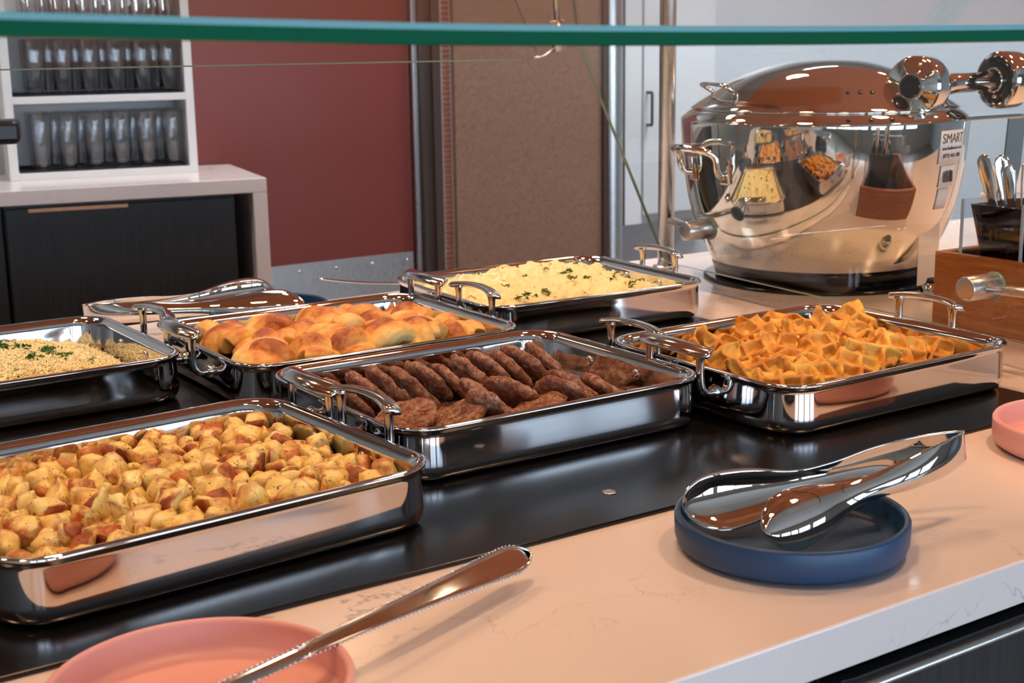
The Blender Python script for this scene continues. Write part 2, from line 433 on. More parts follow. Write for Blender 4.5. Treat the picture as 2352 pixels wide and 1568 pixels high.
gl = lathe('tumbler', [(0.024, 0.0), (0.0265, 0.004), (0.033, 0.155), (0.0325, 0.1565), (0.0315, 0.155), (0.0255, 0.012), (0.012, 0.010)], 20, True, True)
gl.materials.append(M['tumbler'].m)
for si, z in enumerate(SHZ):
    hs = [1.0, 0.98, 1.0][si]
    for r in range(3):
        for k in range(6 if r % 2 == 0 else 5):
            x = -0.062 - k * 0.0735 - (0.030 if r % 2 else 0.0); y = 0.045 + r * 0.068
            w = Matrix.Rotation(SR, 4, 'Z') @ Vector((x, y, 0)) + SP
            o = obj('tumbler', gl, None, None, (w.x, w.y, SP.z + z + 0.0248), (0, 0, k * 0.7), (1, 1, hs))
            tag(o, 'clear glass tumbler on the %s rack board, %s row, %s from right' % (['bottom', 'middle', 'top'][si], ['front', 'second', 'rear'][r], ORD[k]), 'glass', ['tumblers on the bottom board', 'tumblers on the middle board', 'tumblers on the top board'][si])
# black display on the back counter, its corner shows at the left edge
dp = thing('counter_display', 'black device corner jutting in at the left edge before the glass rack', 'device', (0.735, 3.10, FLOOR_Z), -0.3)
obj('screen_housing', box_mesh('screen_housing', -0.30, 0.075, -0.05, 0.05, 1.155, 1.205, 0.012, 3), M['black'], dp)
obj('stand', sweep('stand', [(-0.22, 0, 0.0), (-0.22, 0, 1.17)], 0.018, n=10), M['black'], dp)
obj('foot', lathe('foot', [(0.12, 0), (0.12, 0.01), (0.03, 0.02)], 24), M['black'], dp, (-0.22, 0, 0))

# ------------------------------------------------------------------ serving counter
CF, CB = 0.717, 2.25
CX0, CX1 = -2.2, 4.4
cnt = obj('countertop', box_mesh('countertop', CX0, CX1, CF, CB, -0.042, 0.0, 0.0022, 3), M['quartz'])
tag(cnt, 'long white quartz serving counter with thin grey veins', 'countertop')
for i in range(6):
    x0 = 0.809 - 2.8 + i * 0.70
    if i >= 4: x0 = 0.809 + (i - 4) * 0.70
    lab = ['dark wood drawer unit under the counter, farthest left', 'dark wood drawer unit under the counter, second from left', 'dark wood drawer unit under the counter, third from left', 'dark wood drawer unit with steel pull cut by the bottom edge', 'dark wood drawer unit with long steel edge pull at lower right', 'dark wood drawer unit under the counter, out to the right'][i]
    u = thing('drawer_unit', lab, 'cabinet', (x0, CF, FLOOR_Z))
    obj('carcass', box_mesh('carcass', 0.002, 0.698, 0.04, 1.4, 0.08, -0.043 - FLOOR_Z), M['dark_wood'], u)
    for k, (za, zb) in enumerate(((0.62, 0.842), (0.36, 0.605), (0.1, 0.345))):
        d = obj('drawer', box_mesh('drawer', 0.006, 0.694, 0.018, 0.0395, za, zb - 0.012, 0.0015), M['dark_wood'], u)
        obj('edge_pull', sweep('edge_pull', [(0.008, 0.012, zb - 0.010), (0.02, 0.010, zb - 0.010), (0.68, 0.010, zb - 0.010), (0.692, 0.012, zb - 0.010)], 0.010, 0.0055, n=12, up=(0, 0, 1)), M['brushed'], d)
ws = thing('warming_strip', 'long flat black warming surface set in the counter under the pans', 'hotplate', (0, 0, 0.0))
obj('glass_top', box_mesh('glass_top', CX0 + 0.1, 1.515, 1.004, 2.02, 0.0004, 0.0045, 0.0015), M['black_strip'], ws)
obj('sensor_dot', lathe('sensor_dot', [(0.0075, 0.0045), (0.0075, 0.0052), (0.006, 0.0056)], 20), M['brushed'], ws, (0.8383, 1.0743, 0))
PZ = 0.0046

# ------------------------------------------------------------------ steel pans
PL, PW, PH = 0.212, 0.177, 0.0625
def pan_body():
    prof = [(0.034, 0.0004), (0.020, 0.0), (0.012, 0.0014), (0.0064, 0.0048), (0.0040, 0.0105), (0.0032, 0.0165), (0.00325, 0.019), (0.0034, 0.023), (0.0039, 0.034), (0.0044, 0.046), (0.00455, 0.0500), (0.0046, 0.0525), (0.0042, 0.0556),
            (0.0012, 0.0572), (0.0, 0.0592), (0.0003, 0.0612), (0.0022, 0.0625), (0.0058, 0.0622), (0.0098, 0.0598), (0.0128, 0.0558), (0.0145, 0.050),
            (0.0165, 0.018), (0.0185, 0.0105), (0.024, 0.0055), (0.034, 0.0040)]
    loops = []
    for ins, z in prof:
        loops.append(rrect(PL - ins, PW - ins, max(0.052 - ins, 0.012), z, 10, 6))
    return loops_mesh('pan_body', loops, True, True)
PANM = pan_body()
def handle_mesh():
    grip_c = spline([(0.014, -0.0625, 0.0862), (0.019, -0.052, 0.0880), (0.0255, -0.03, 0.0902), (0.0280, 0.0, 0.0912), (0.0255, 0.03, 0.0902), (0.019, 0.052, 0.0880), (0.014, 0.0625, 0.0862)], 29)
    m = len(grip_c); loops = []
    for i, p in enumerate(grip_c):
        t = abs(i / (m - 1) * 2 - 1); w = 0.0128 * (1 - 0.2 * t ** 2) * sqrt(max(0.05, 1 - max(0, (t - 0.86) / 0.14) ** 2)); h = 0.0046 * sqrt(max(0.1, 1 - max(0, (t - 0.88) / 0.12) ** 2))
        a = Vector(grip_c[min(i + 1, m - 1)]) - Vector(grip_c[max(i - 1, 0)]); a.normalize()
        s = a.cross(Vector((0.30, 0, 0.95))).normalized(); u = s.cross(a)
        P = Vector(p)
        loops.append([P + s * (w * cos(2 * pi * k / 16)) + u * (h * sin(2 * pi * k / 16) - (0.0016 * cos(2 * pi * k / 16) ** 2 if sin(2 * pi * k / 16) > -0.5 else 0)) for k in range(16)])
    return loops_mesh('grip', loops)
GRIP = handle_mesh()
def leg_mesh(s):
    c = spline([(0.0185, s * 0.047, 0.0860, 0.0090, 0.0062), (0.0190, s * 0.047, 0.078, 0.0064, 0.0050), (0.0192, s * 0.047, 0.064, 0.0058, 0.0046), (0.0188, s * 0.047, 0.050, 0.0060, 0.0048),
                (0.0165, s * 0.0475, 0.040, 0.0062, 0.0050), (0.0105, s * 0.048, 0.0345, 0.0064, 0.0052), (0.003, s * 0.048, 0.034, 0.0070, 0.0060), (-0.004, s * 0.048, 0.034, 0.0076, 0.0070)], 26)
    return sweep('leg', [p[:3] for p in c], [p[3] for p in c], [p[4] for p in c], 12, up=None)
LEGS = [leg_mesh(-1), leg_mesh(1)]
def boss_mesh():
    return lathe('boss', [(0.0100, -0.0075), (0.0102, -0.0055), (0.0092, -0.0048), (0.0096, -0.0038), (0.0086, -0.0028), (0.0088, -0.0015), (0.0076, 0.0), (0.0066, 0.003), (0.004, 0.0055), (0.001, 0.006)], 20)
BOSS = boss_mesh()
RIVET = lathe('rivet', [(0.0068, 0.0), (0.0066, 0.0012), (0.0052, 0.0028), (0.003, 0.0036), (0.0008, 0.0040)], 20)
def make_pan(label, loc, deg):
    t = thing('serving_pan', label, 'pan', (loc[0], loc[1], PZ), radians(deg), None)
    obj('body', PANM, M['pan'], t)
    for s in (1, -1):
        r = (0, 0, 0 if s > 0 else pi)
        h = obj('handle', GRIP, M['cast'], t, (s * PL, 0, 0), r)
        for k, lm in enumerate(LEGS): obj('handle_leg', lm, M['cast'], h)
        for y in (-0.048, 0.048):
            obj('boss', BOSS, M['cast'], h, (0.0005, y, 0.034), (0, radians(90), 0))
            obj('rivet', RIVET, M['steel'], t, (s * (PL - 0.0150), s * y, 0.040), (0, radians(-90) * s, 0))
    return t
PANS = dict(waffle=((1.3201, 1.2677), 0.22), sausage=((0.8809, 1.3747), 0.13), potato=((0.4305, 1.2503), 4.1),
            bread=((0.8704, 1.7428), -0.8), mash=((1.3287, 1.8720), -3.0), rice=((0.4184, 1.8609), 1.0))
PLAB = dict(waffle='polished steel serving pan full of waffle pieces beside the wooden cutlery box', sausage='polished steel serving pan of sausage patties in the middle of the counter',
            potato='polished steel serving pan of diced roast potatoes at lower left', bread='polished steel serving pan of golden bread knots behind the sausages',
            mash='polished steel serving pan of mashed potato before the steel post', rice='polished steel serving pan of white rice at the left edge')
PT = {}
for k, (loc, deg) in PANS.items(): PT[k] = make_pan(PLAB[k], loc, deg)
def pan_pt(k, x, y, z):
    (cx, cy), deg = PANS[k]; a = radians(deg)
    return (cx + x * cos(a) - y * sin(a), cy + x * sin(a) + y * cos(a), PZ + z)

# ------------------------------------------------------------------ roast potatoes
random.seed(5)
def potato_mat(skin):
    m = Mat('roast_potato_skin' if skin else 'roast_potato', rough=0.42, Subsurface_Weight=0.0)
    v = m.coord('Object'); loc = m.n('ShaderNodeObjectInfo').outputs['Location']
    va = m.n('ShaderNodeVectorMath'); va.operation = 'ADD'; m.l(v, va.inputs[0]); m.l(loc, va.inputs[1]); v = va.outputs[0]
    sk = m.n('ShaderNodeAttribute'); sk.attribute_name = 'skin'; ed = m.n('ShaderNodeAttribute'); ed.attribute_name = 'edge'
    if skin: c = m.ramp(m.noise(v, 70, 4), [(0.3, lin(104, 44, 22)), (0.5, lin(166, 84, 42)), (0.75, lin(222, 150, 80))])
    else:
        c = m.ramp(m.noise(v, 55, 3), [(0.30, lin(255, 236, 164)), (0.55, lin(250, 220, 132)), (0.74, lin(232, 164, 74))])
        burn = m.math('MULTIPLY', m.step(m.noise(v, 42, 4), 0.47, 0.60), m.step(m.rand(), 0.30, 0.9))
        c = m.mix(burn, c, lin(186, 88, 30))
        eb = m.math('MULTIPLY', ed.outputs['Fac'], m.step(m.noise(v, 60, 3), 0.46, 0.62)); c = m.mix(m.math('MULTIPLY', eb, 0.85), c, lin(170, 78, 28))
        skc = m.ramp(m.noise(v, 80, 4), [(0.3, lin(104, 44, 22)), (0.5, lin(160, 76, 38)), (0.75, lin(214, 138, 70))])
        c = m.mix(m.step(m.math('ADD', sk.outputs['Fac'], m.math('MULTIPLY', m.math('SUBTRACT', m.noise(v, 90, 3), 0.5), 0.7)), 0.60, 0.74), c, skc)
    h = m.math('LESS_THAN', m.noise(v, 210, 2, 0.5, 1.5), 0.335)
    c = m.mix(m.math('MULTIPLY', h, 0.85), c, lin(54, 44, 14)); m.base(c)
    m.bump(m.noise(v, 140, 4), 0.35, 0.0015); m.p.inputs['Subsurface Weight'].default_value = 0.0
    return m
M['potato'] = potato_mat(False)
def chunk(seed):
    rnd = random.Random(seed); bm = bmesh.new()
    for sx in (-1, 1):
        for sy in (-1, 1):
            for sz in (-1, 1):
                if rnd.random() < 0.16: continue
                bm.verts.new((sx * rnd.uniform(0.55, 1.15) * 1.08, sy * rnd.uniform(0.5, 1.1), sz * rnd.uniform(0.45, 1.0)))
    for i in range(2):
        v = Vector((rnd.uniform(-1, 1), rnd.uniform(-1, 1), rnd.uniform(-1, 1))).normalized(); bm.verts.new(v * 1.1)
    bmesh.ops.convex_hull(bm, input=bm.verts)
    for g in [v for v in bm.verts if not v.link_faces]: bm.verts.remove(g)
    bmesh.ops.dissolve_limit(bm, angle_limit=radians(14), verts=bm.verts, edges=bm.edges)
    bmesh.ops.triangulate(bm, faces=bm.faces)
    hull_v = set(bm.verts)
    for e in bm.edges: e.seam = len(e.link_faces) == 2 and e.calc_face_angle(0) > 0.35
    bmesh.ops.subdivide_edges(bm, edges=list(bm.edges), cuts=3, use_grid_fill=True)
    lk = bm.verts.layers.float.new('skin'); le = bm.verts.layers.float.new('edge')
    for v in bm.verts: v[le] = 1.0 if any(e.seam for e in v.link_edges) else 0.0
    for _ in range(2): bmesh.ops.smooth_vert(bm, verts=bm.verts, factor=0.5, use_axis_x=True, use_axis_y=True, use_axis_z=True)
    d = Vector((rnd.uniform(-1, 1), rnd.uniform(-1, 1), rnd.uniform(-1, 1))).normalized()
    bm.normal_update()
    for v in bm.verts:
        v[lk] = max(0.0, v.normal.dot(d)) if seed % 3 else 0.0
        v.co += v.co.normalized() * (0.07 * n3(v.co.x * 2.2 + seed, v.co.y * 2.2, v.co.z * 2.2) + 0.035 * n3(v.co.x * 7, v.co.y * 7 + seed, v.co.z * 7))
        v.co *= 0.0142
    me = bm_mesh('potato_chunk', bm, True); me.materials.append(M['potato'].m)
    return me
CH = [chunk(s) for s in range(14)]
def potato_floor(x, y): return 0.023 + 0.014 * math.exp(-((x + 0.02) / 0.16) ** 2 - ((y + 0.06) / 0.12) ** 2) + 0.004 * n3(x * 14, y * 14, 3)
IL, IW = PL - 0.0185, PW - 0.0185
def inside(x, y, m=0.011):
    ax, ay = abs(x), abs(y); r = 0.03
    if ax > IL - m or ay > IW - m: return False
    dx, dy = ax - (IL - r), ay - (IW - r)
    return not (dx > 0 and dy > 0 and sqrt(dx * dx + dy * dy) > r - m)
sph = []
R0 = 0.0112
tries = 0
while len(sph) < 380 and tries < 30000:
    tries += 1
    best = None
    for c_ in range(10):
        x, y = random.uniform(-IL, IL), random.uniform(-IW, IW)
        if not inside(x, y): continue
        z = potato_floor(x, y) - 0.006
        for (a, b, c2) in sph:
            d2 = (x - a) ** 2 + (y - b) ** 2
            if d2 < (1.8 * R0) ** 2: z = max(z, c2 + sqrt((1.8 * R0) ** 2 - d2))
        lift = z - potato_floor(x, y)
        if best is None or lift < best[0]: best = (lift, x, y, z)
    if best and best[0] < 0.018: sph.append(best[1:])
sph.sort(key=lambda s: -(s[0] * 0.55 - s[1] * 0.2 + s[2] * 4))
vis = sph[:300]; rest = sph[300:]
for i, (x, y, z) in enumerate(vis):
    p = pan_pt('potato', x, y, z); sc_ = random.uniform(0.82, 1.22)
    o = obj('potato_chunk', CH[random.randrange(len(CH))], None, None, p, (random.uniform(0, 6.3), random.uniform(0, 6.3), random.uniform(0, 6.3)), (sc_,) * 3)
    tag(o, 'herbed golden roast potato chunk heaped in the lower left pan', 'potato', 'roast potato chunks in the pan')
bb = bmesh.new()
for x, y in [(random.uniform(-IL, IL), random.uniform(-IW, IW)) for _ in range(620)]:
    if inside(x, y): rest.append((x, y, potato_floor(x, y) - 0.014))
for x, y, z in rest:
    me = CH[random.randrange(len(CH))]; tmp = me.copy()
    tmp.transform(Matrix.Translation((x, y, z)) @ Euler((random.uniform(0, 6), random.uniform(0, 6), random.uniform(0, 6))).to_matrix().to_4x4()); bb.from_mesh(tmp); bpy.data.meshes.remove(tmp)
me = bpy.data.meshes.new('potato_underlayer'); bb.to_mesh(me); bb.free(); me.materials.append(M['potato'].m)
o = obj('roast_potato_underlayer', me, None, None, pan_pt('potato', 0, 0, 0), (0, 0, radians(4.1)))
tag(o, 'lower layer of small roast potato pieces filling the lower left pan', 'potatoes', None, 'stuff')

# ------------------------------------------------------------------ sausage patties
def meat():
    m = Mat('browned_sausage', rough=0.5, Specular_IOR_Level=0.35); v = m.coord('Object'); loc = m.n('ShaderNodeObjectInfo').outputs['Location']
    va = m.n('ShaderNodeVectorMath'); va.operation = 'ADD'; m.l(v, va.inputs[0]); m.l(loc, va.inputs[1]); v = va.outputs[0]
    c = m.ramp(m.noise(v, 130, 5, 0.75), [(0.34, lin(116, 62, 42)), (0.48, lin(196, 138, 110)), (0.64, lin(246, 206, 180))])
    c = m.mix(m.math('MULTIPLY', m.step(m.noise(v, 26, 3), 0.48, 0.70), 0.7), c, lin(150, 76, 46)); m.base(c)
    m.bump(m.noise(v, 140, 5, 0.75), 1.0, 0.010); m.rough(m.ramp(m.noise(v, 40, 3), [(0.35, (0.22,) * 3), (0.65, (0.5,) * 3)]))
    return m
M['meat'] = meat()
def pillow(name, nr, nt, outline, thick, edge_pow=4.0, top=None, wob=0.0, seed=0):
    """closed disc-like body; outline(theta)->radius, thick half thickness, top(x,y,side)->extra relief"""
    V = []; F = []
    for side in (1, -1):
        for i in range(nr + 1):
            f = i / nr
            for k in range(nt):
                a = 2 * pi * k / nt; r = outline(a) * f; x, y = r * cos(a), r * sin(a)
                prof = (max(0.0, 1 - f ** edge_pow)) ** 0.5
                z = side * thick * prof
                if top: z += top(x, y, side) * prof
                V.append((x, y, z))
    for s in range(2):
        off = s * (nr + 1) * nt
        for i in range(nr):
            for k in range(nt):
                a = off + i * nt + k; b = off + i * nt + (k + 1) % nt
                q = (a, a + nt, b + nt, b)
                F.append(q if s == 0 else tuple(reversed(q)))
    me = mesh_from(name, V, F); bm = bmesh.new(); bm.from_mesh(me); bmesh.ops.remove_doubles(bm, verts=bm.verts, dist=0.0002)
    if top:
        la = bm.verts.layers.float.new('crust')
        for v in bm.verts: v[la] = 1.0 - min(1.0, abs(top(v.co.x, v.co.y, 1)) / max(thick * 0.7, 1e-6))
    if wob:
        for v in bm.verts:
            n_ = noise.noise_vector(v.co * 55 + Vector((seed * 7.3, 0, 0))) * wob + noise.noise_vector(v.co * 160 + Vector((seed, 5, 0))) * wob * 0.5 + noise.noise_vector(v.co * 380 + Vector((seed, 9, 0))) * wob * 0.22
            v.co += n_
    me.clear_geometry(); bmesh.ops.recalc_face_normals(bm, faces=bm.faces); bm.to_mesh(me); bm.free()
    me.polygons.foreach_set('use_smooth', [True] * len(me.polygons)); return me
PAT = []
for s in range(6):
    rr = random.Random(s); ph = [rr.uniform(0, 6) for _ in range(3)]
    me = pillow('sausage_patty', 18, 72, lambda a, ph=ph: 0.041 * (1 + 0.05 * sin(2 * a + ph[0]) + 0.035 * sin(3 * a + ph[1]) + 0.02 * sin(7 * a + ph[2])), 0.0075, 5.0,
                lambda x, y, s_: 0.0014 * n3(x * 60, y * 60, s_ * 3) + 0.0011 * n3(x * 210, y * 210, s_ * 5) + 0.0007 * n3(x * 420, y * 420, s_), 0.0026, s)
    me.materials.append(M['meat'].m); PAT.append(me)
def patty(x, y, z, lean, yaw, k, label):
    # lean: angle of the disc plane from vertical towards +x; yaw about z
    p = pan_pt('sausage', x, y, z)
    R = Matrix.Rotation(yaw, 3, 'Z') @ Matrix.Rotation(-(pi / 2 - lean), 3, 'Y')
    o = obj('sausage_patty', PAT[k % 6], None, None, p); 
    R = R @ Matrix.Rotation(k * 1.3, 3, 'Z'); o.rotation_euler = R.to_euler()
    tag(o, label, 'sausage patty', 'sausage patties in the middle pan')
rnd = random.Random(11)
for i in range(11):
    patty(-0.150 + i * 0.0290, 0.066 + rnd.uniform(-0.008, 0.008), 0.0365 + rnd.uniform(-0.002, 0.004), radians(-rnd.uniform(34, 46)), radians(rnd.uniform(-10, 8)), i, 'browned sausage patty, %s from the left in the far row of the pan' % ORD[i])
FR = [(-0.158, -0.105, 0.019, 84, 0), (-0.132, -0.030, 0.030, 62, 10), (-0.092, -0.085, 0.036, 54, -14), (-0.056, -0.105, 0.037, -30, 16), (-0.030, -0.050, 0.039, -42, -8), (0.006, -0.098, 0.035, 66, -30), (0.020, -0.040, 0.037, -46, 12),
      (0.060, -0.088, 0.036, -38, 22), (0.092, -0.062, 0.036, -44, 4), (0.128, -0.080, 0.033, -52, -10)]
for i, (x, y, z, le, ya) in enumerate(FR):
    patty(x, y, z, radians(le), radians(ya), i + 3, 'browned sausage patty, %s from the left in the near row of the pan' % ORD[i])
FL = [(-0.15, -0.03, 0.014), (-0.05, -0.11, 0.012), (-0.05, 0.0, 0.013), (0.03, -0.02, 0.012), (0.12, -0.03, 0.012), (0.04, -0.115, 0.012), (0.125, 0.05, 0.012), (-0.12, -0.11, 0.013), (-0.10, 0.02, 0.014), (0.0, 0.04, 0.013), (0.08, 0.02, 0.013), (0.13, -0.10, 0.012), (-0.145, 0.09, 0.013), (0.07, 0.10, 0.012)]
for i, (x, y, z) in enumerate(FL):
    patty(x, y, z, radians(90), radians(i * 40), i, 'flat sausage patty lying on the pan floor under the others, %s of its layer' % ORD[i])

# ------------------------------------------------------------------ waffles
def waffle_mat():
    m = Mat('golden_waffle', rough=0.55); v = m.coord('Object'); loc = m.n('ShaderNodeObjectInfo').outputs['Location']
    va = m.n('ShaderNodeVectorMath'); va.operation = 'ADD'; m.l(v, va.inputs[0]); m.l(loc, va.inputs[1]); v2 = va.outputs[0]
    c = m.ramp(m.noise(v2, 45, 4), [(0.3, lin(255, 218, 122)), (0.5, lin(252, 194, 86)), (0.72, lin(232, 150, 50))])
    at = m.n('ShaderNodeAttribute'); at.attribute_name = 'crust'
    k = m.math('MULTIPLY', m.math('MULTIPLY', at.outputs['Fac'], m.step(m.noise(v2, 28, 3), 0.36, 0.60)), 0.7)
    m.base(m.mix(k, c, lin(196, 104, 36))); m.bump(m.noise(v2, 180, 5, 0.7), 0.5, 0.002)
    return m
M['waffle'] = waffle_mat()
PITCH = 0.0255
def waffle_relief(ph):
    def f(x, y, side):
        u = (x + ph[0]) / PITCH; v = (y + ph[1]) / PITCH
        du = abs(u - round(u)); dv = abs(v - round(v))        # 0 on a rib
        d = min(du, dv)
        t = min(1.0, max(0.0, (d - 0.085) / 0.13)); t = t * t * (3 - 2 * t)
        return -side * 0.0115 * t
    return f
WAF = []
for s in range(9):
    rr = random.Random(40 + s); ph = [rr.uniform(0, 6) for _ in range(4)]
    kind = s % 3
    def outline(a, ph=ph, kind=kind):
        n_ = 3 if kind == 0 else 4
        b = 0.046 if kind != 2 else 0.037
        q = (a + ph[3]) % (2 * pi / n_) - pi / n_
        r = min(b * 1.15, b * cos(pi / n_) / cos(q) * 1.12)
        return r * (1 + 0.06 * sin(5 * a + ph[0]) + 0.04 * sin(9 * a + ph[1]))
    me = pillow('waffle_piece', 26, 84, outline, 0.0135, 9.0, waffle_relief((rr.uniform(0, 0.025), rr.uniform(0, 0.025))), 0.0013, s)
    me.materials.append(M['waffle'].m); WAF.append(me)
rnd = random.Random(3)
idx = 0
rows = [(-0.105, 6, 'nearest the guests'), (-0.048, 6, 'second from the guests'), (0.012, 6, 'third from the guests'), (0.070, 5, 'second from the far rim'), (0.108, 4, 'along the far rim')]
for ri, (y, n_, rl) in enumerate(rows):
    for k in range(n_):
        x = -0.150 + 0.300 * (k + 0.5 * (ri % 2) * 0.6) / (n_ - 0.4) + rnd.uniform(-0.008, 0.008)
        yy = y + rnd.uniform(-0.010, 0.010)
        if ri >= 3: x = -0.09 + 0.245 * k / (n_ - 1)
        z = 0.038 + 0.010 * math.exp(-(x / 0.12) ** 2) + rnd.uniform(-0.004, 0.006) - (0.006 if ri == 4 else 0)
        o = obj('waffle_piece', WAF[idx % 9], None, None, pan_pt('waffle', x, yy, z), None)
        nv = Vector((-0.55 + rnd.uniform(-0.55, 0.55), -0.65 + rnd.uniform(-0.55, 0.5), rnd.uniform(0.8, 1.25))).normalized()
        o.rotation_euler = (nv.to_track_quat('Z', 'Y').to_matrix() @ Matrix.Rotation(rnd.uniform(0, 6.28), 3, 'Z')).to_euler()
        tag(o, 'golden torn waffle piece, %s from the left in the row %s' % (ORD[k], rl), 'waffle', 'waffle pieces in the pan'); idx += 1
for k in range(14):
    o = obj('waffle_piece', WAF[k % 9], None, None, pan_pt('waffle', -0.15 + 0.05 * (k % 7), -0.075 + 0.10 * (k // 7), 0.017), (rnd.uniform(-0.1, 0.1), rnd.uniform(-0.1, 0.1), k * 0.9))
    tag(o, 'golden waffle piece lying flat under the heap, mostly hidden', 'waffle', 'waffle pieces under the heap')

# ------------------------------------------------------------------ bread knots
def bread_mat():
    m = Mat('baked_bread', rough=0.5); v = m.coord('Object'); loc = m.n('ShaderNodeObjectInfo').outputs['Location']
    va = m.n('ShaderNodeVectorMath'); va.operation = 'ADD'; m.l(v, va.inputs[0]); m.l(loc, va.inputs[1]); v2 = va.outputs[0]
    sep = m.n('ShaderNodeSeparateXYZ'); m.l(v, sep.inputs[0])
    hgt = m.math('MULTIPLY', sep.outputs[2], 22.0)
    f = m.math('ADD', m.math('MULTIPLY', hgt, 0.62), m.math('MULTIPLY', m.noise(v2, 28, 4), 0.92))
    c = m.ramp(f, [(0.42, lin(255, 232, 164)), (0.66, lin(250, 202, 112)), (0.88, lin(218, 138, 64)), (1.0, lin(160, 80, 36))])
    sp = m.math('LESS_THAN', m.vor(v2, 260), 0.16); msk = m.step(m.noise(v2, 30, 2), 0.46, 0.56)
    c = m.mix(m.math('MULTIPLY', m.math('MULTIPLY', sp, msk), 0.8), c, lin(250, 232, 190))
    h = m.math('LESS_THAN', m.noise(v2, 300, 2, 0.5, 1.0), 0.30); c = m.mix(m.math('MULTIPLY', h, 0.7), c, lin(120, 70, 24))
    m.base(c); m.bump(m.noise(v2, 120, 4), 0.25, 0.0015)
    return m
M['bread'] = bread_mat()
def remeshed(me, voxel, sm=6):
    o = bpy.data.objects.new('tmp', me); COL.objects.link(o)
    r = o.modifiers.new('r', 'REMESH'); r.mode = 'VOXEL'; r.voxel_size = voxel
    s = o.modifiers.new('s', 'SMOOTH'); s.factor = 0.5; s.iterations = sm
    bpy.context.view_layer.update()
    dg = bpy.context.evaluated_depsgraph_get(); out = bpy.data.meshes.new_from_object(o.evaluated_get(dg))
    bpy.data.objects.remove(o); out.polygons.foreach_set('use_smooth', [True] * len(out.polygons)); return out
def knot(seed):
    rr = random.Random(seed); bm = bmesh.new()
    def add(me): bm.from_mesh(me); bpy.data.meshes.remove(me)
    a0 = rr.uniform(0, 6.28)
    ring = [(0.026 * cos(a0 + t), 0.024 * sin(a0 + t), 0.004 + 0.008 * sin(2 * t + 1)) for t in [i / 22 * 5.0 for i in range(23)]]
    add(sweep('k', ring, [0.017 - 0.004 * abs(i / 11 - 1) ** 2 for i in range(23)], n=12))
    e = Vector(ring[-1]); s = Vector(ring[0])
    over = spline([tuple(e), (e.x * 0.5, e.y * 0.5, 0.020), (-e.x * 0.2, -e.y * 0.25, 0.022), (-e.x * 0.95, -e.y * 0.8, 0.010)], 14)
    add(sweep('k', over, [0.0135] * 11 + [0.0125, 0.0105, 0.007], n=12))
    up = spline([tuple(s), (s.x * 0.4 + 0.004, s.y * 0.4, 0.014), (0.0, 0.004, 0.026)], 9)
    add(sweep('k', up, [0.012] * 6 + [0.0115, 0.0105, 0.008], n=12))
    me = bpy.data.meshes.new('k'); bm.to_mesh(me); bm.free()
    for v in me.vertices: v.co *= 1.08
    out = remeshed(me, 0.0016, 1); out.name = 'bread_knot'
    for v in out.vertices: v.co += Vector((n3(v.co.x * 50, v.co.y * 50, seed), n3(v.co.y * 50, v.co.z * 50, seed), n3(v.co.z * 50, v.co.x * 50, seed))) * 0.0014
    out.materials.clear(); out.materials.append(M['bread'].m); return out
KN = [knot(s) for s in range(5)]
rnd = random.Random(8); idx = 0
brow = [(-0.098, 6, 'near'), (-0.032, 6, 'second'), (0.040, 5, 'third'), (0.100, 5, 'far')]
for ri, (y, n_, rl) in enumerate(brow):
    for k in range(n_):
        x = -0.145 + 0.285 * k / (n_ - 1) + (0.02 if ri % 2 else 0) + rnd.uniform(-0.008, 0.008)
        if x > 0.16: x = 0.16
        z = 0.036 + 0.010 * math.exp(-((x) / 0.11) ** 2 - (y / 0.1) ** 2) + rnd.uniform(-0.003, 0.005) - (0.010 if x > 0.1 else 0) - (0.010 if ri == 3 else 0)
        o = obj('bread_knot', KN[idx % 5], None, None, pan_pt('bread', x, y + rnd.uniform(-0.006, 0.006), z), (rnd.uniform(-0.45, 0.45), rnd.uniform(-0.45, 0.45), rnd.uniform(0, 6.28)), (1.12, 1.12, 1.02))
        tag(o, 'golden brown bread knot, %s from the left in the %s row of its pan' % (ORD[k], rl), 'bread roll', 'bread knots in the pan'); idx += 1

# ------------------------------------------------------------------ mashed potato and rice beds
def bed(name, hfun, nx=150, ny=125):
    V = []; F = []
    hx, hy, r = PL - 0.0175, PW - 0.0175, 0.034
    for j in range(ny + 1):
        for i in range(nx + 1):
            u = -1 + 2 * i / nx; v = -1 + 2 * j / ny
            x, y = u * hx, v * hy
            # pull the corners in to the pan's rounded corners
            ax, ay = abs(x) - (hx - r), abs(y) - (hy - r)
            if ax > 0 and ay > 0:
                d = sqrt(ax * ax + ay * ay)
                if d > r: 
                    k = r / d; x = math.copysign(hx - r + ax * k, x); y = math.copysign(hy - r + ay * k, y)
            V.append((x, y, hfun(x, y)))
    for j in range(ny):
        for i in range(nx):
            a = j * (nx + 1) + i; F.append((a, a + 1, a + nx + 2, a + nx + 1))
    return mesh_from(name, V, F)
def mash_h(x, y):
    e = min(PL - 0.0175 - abs(x), PW - 0.0175 - abs(y)); edge = min(1, max(0, e / 0.05))
    h = 0.050 + 0.030 * math.exp(-((x - 0.01) / 0.13) ** 2 - ((y - 0.015) / 0.11) ** 2)
    lump = noise.ridged_multi_fractal(Vector((x * 17, y * 17, 2.0)), 0.9, 2.1, 4, 1.0, 2.0) * 0.0075 + 0.009 * fbm(x * 26, y * 26, 7) + 0.004 * fbm(x * 80, y * 80, 1)
    side = (x - 0.10) * 0.16 if x > 0.10 else 0
    return (h + lump - 0.008 - side) * (0.30 + 0.70 * edge ** 0.55) + 0.012 * (1 - edge)
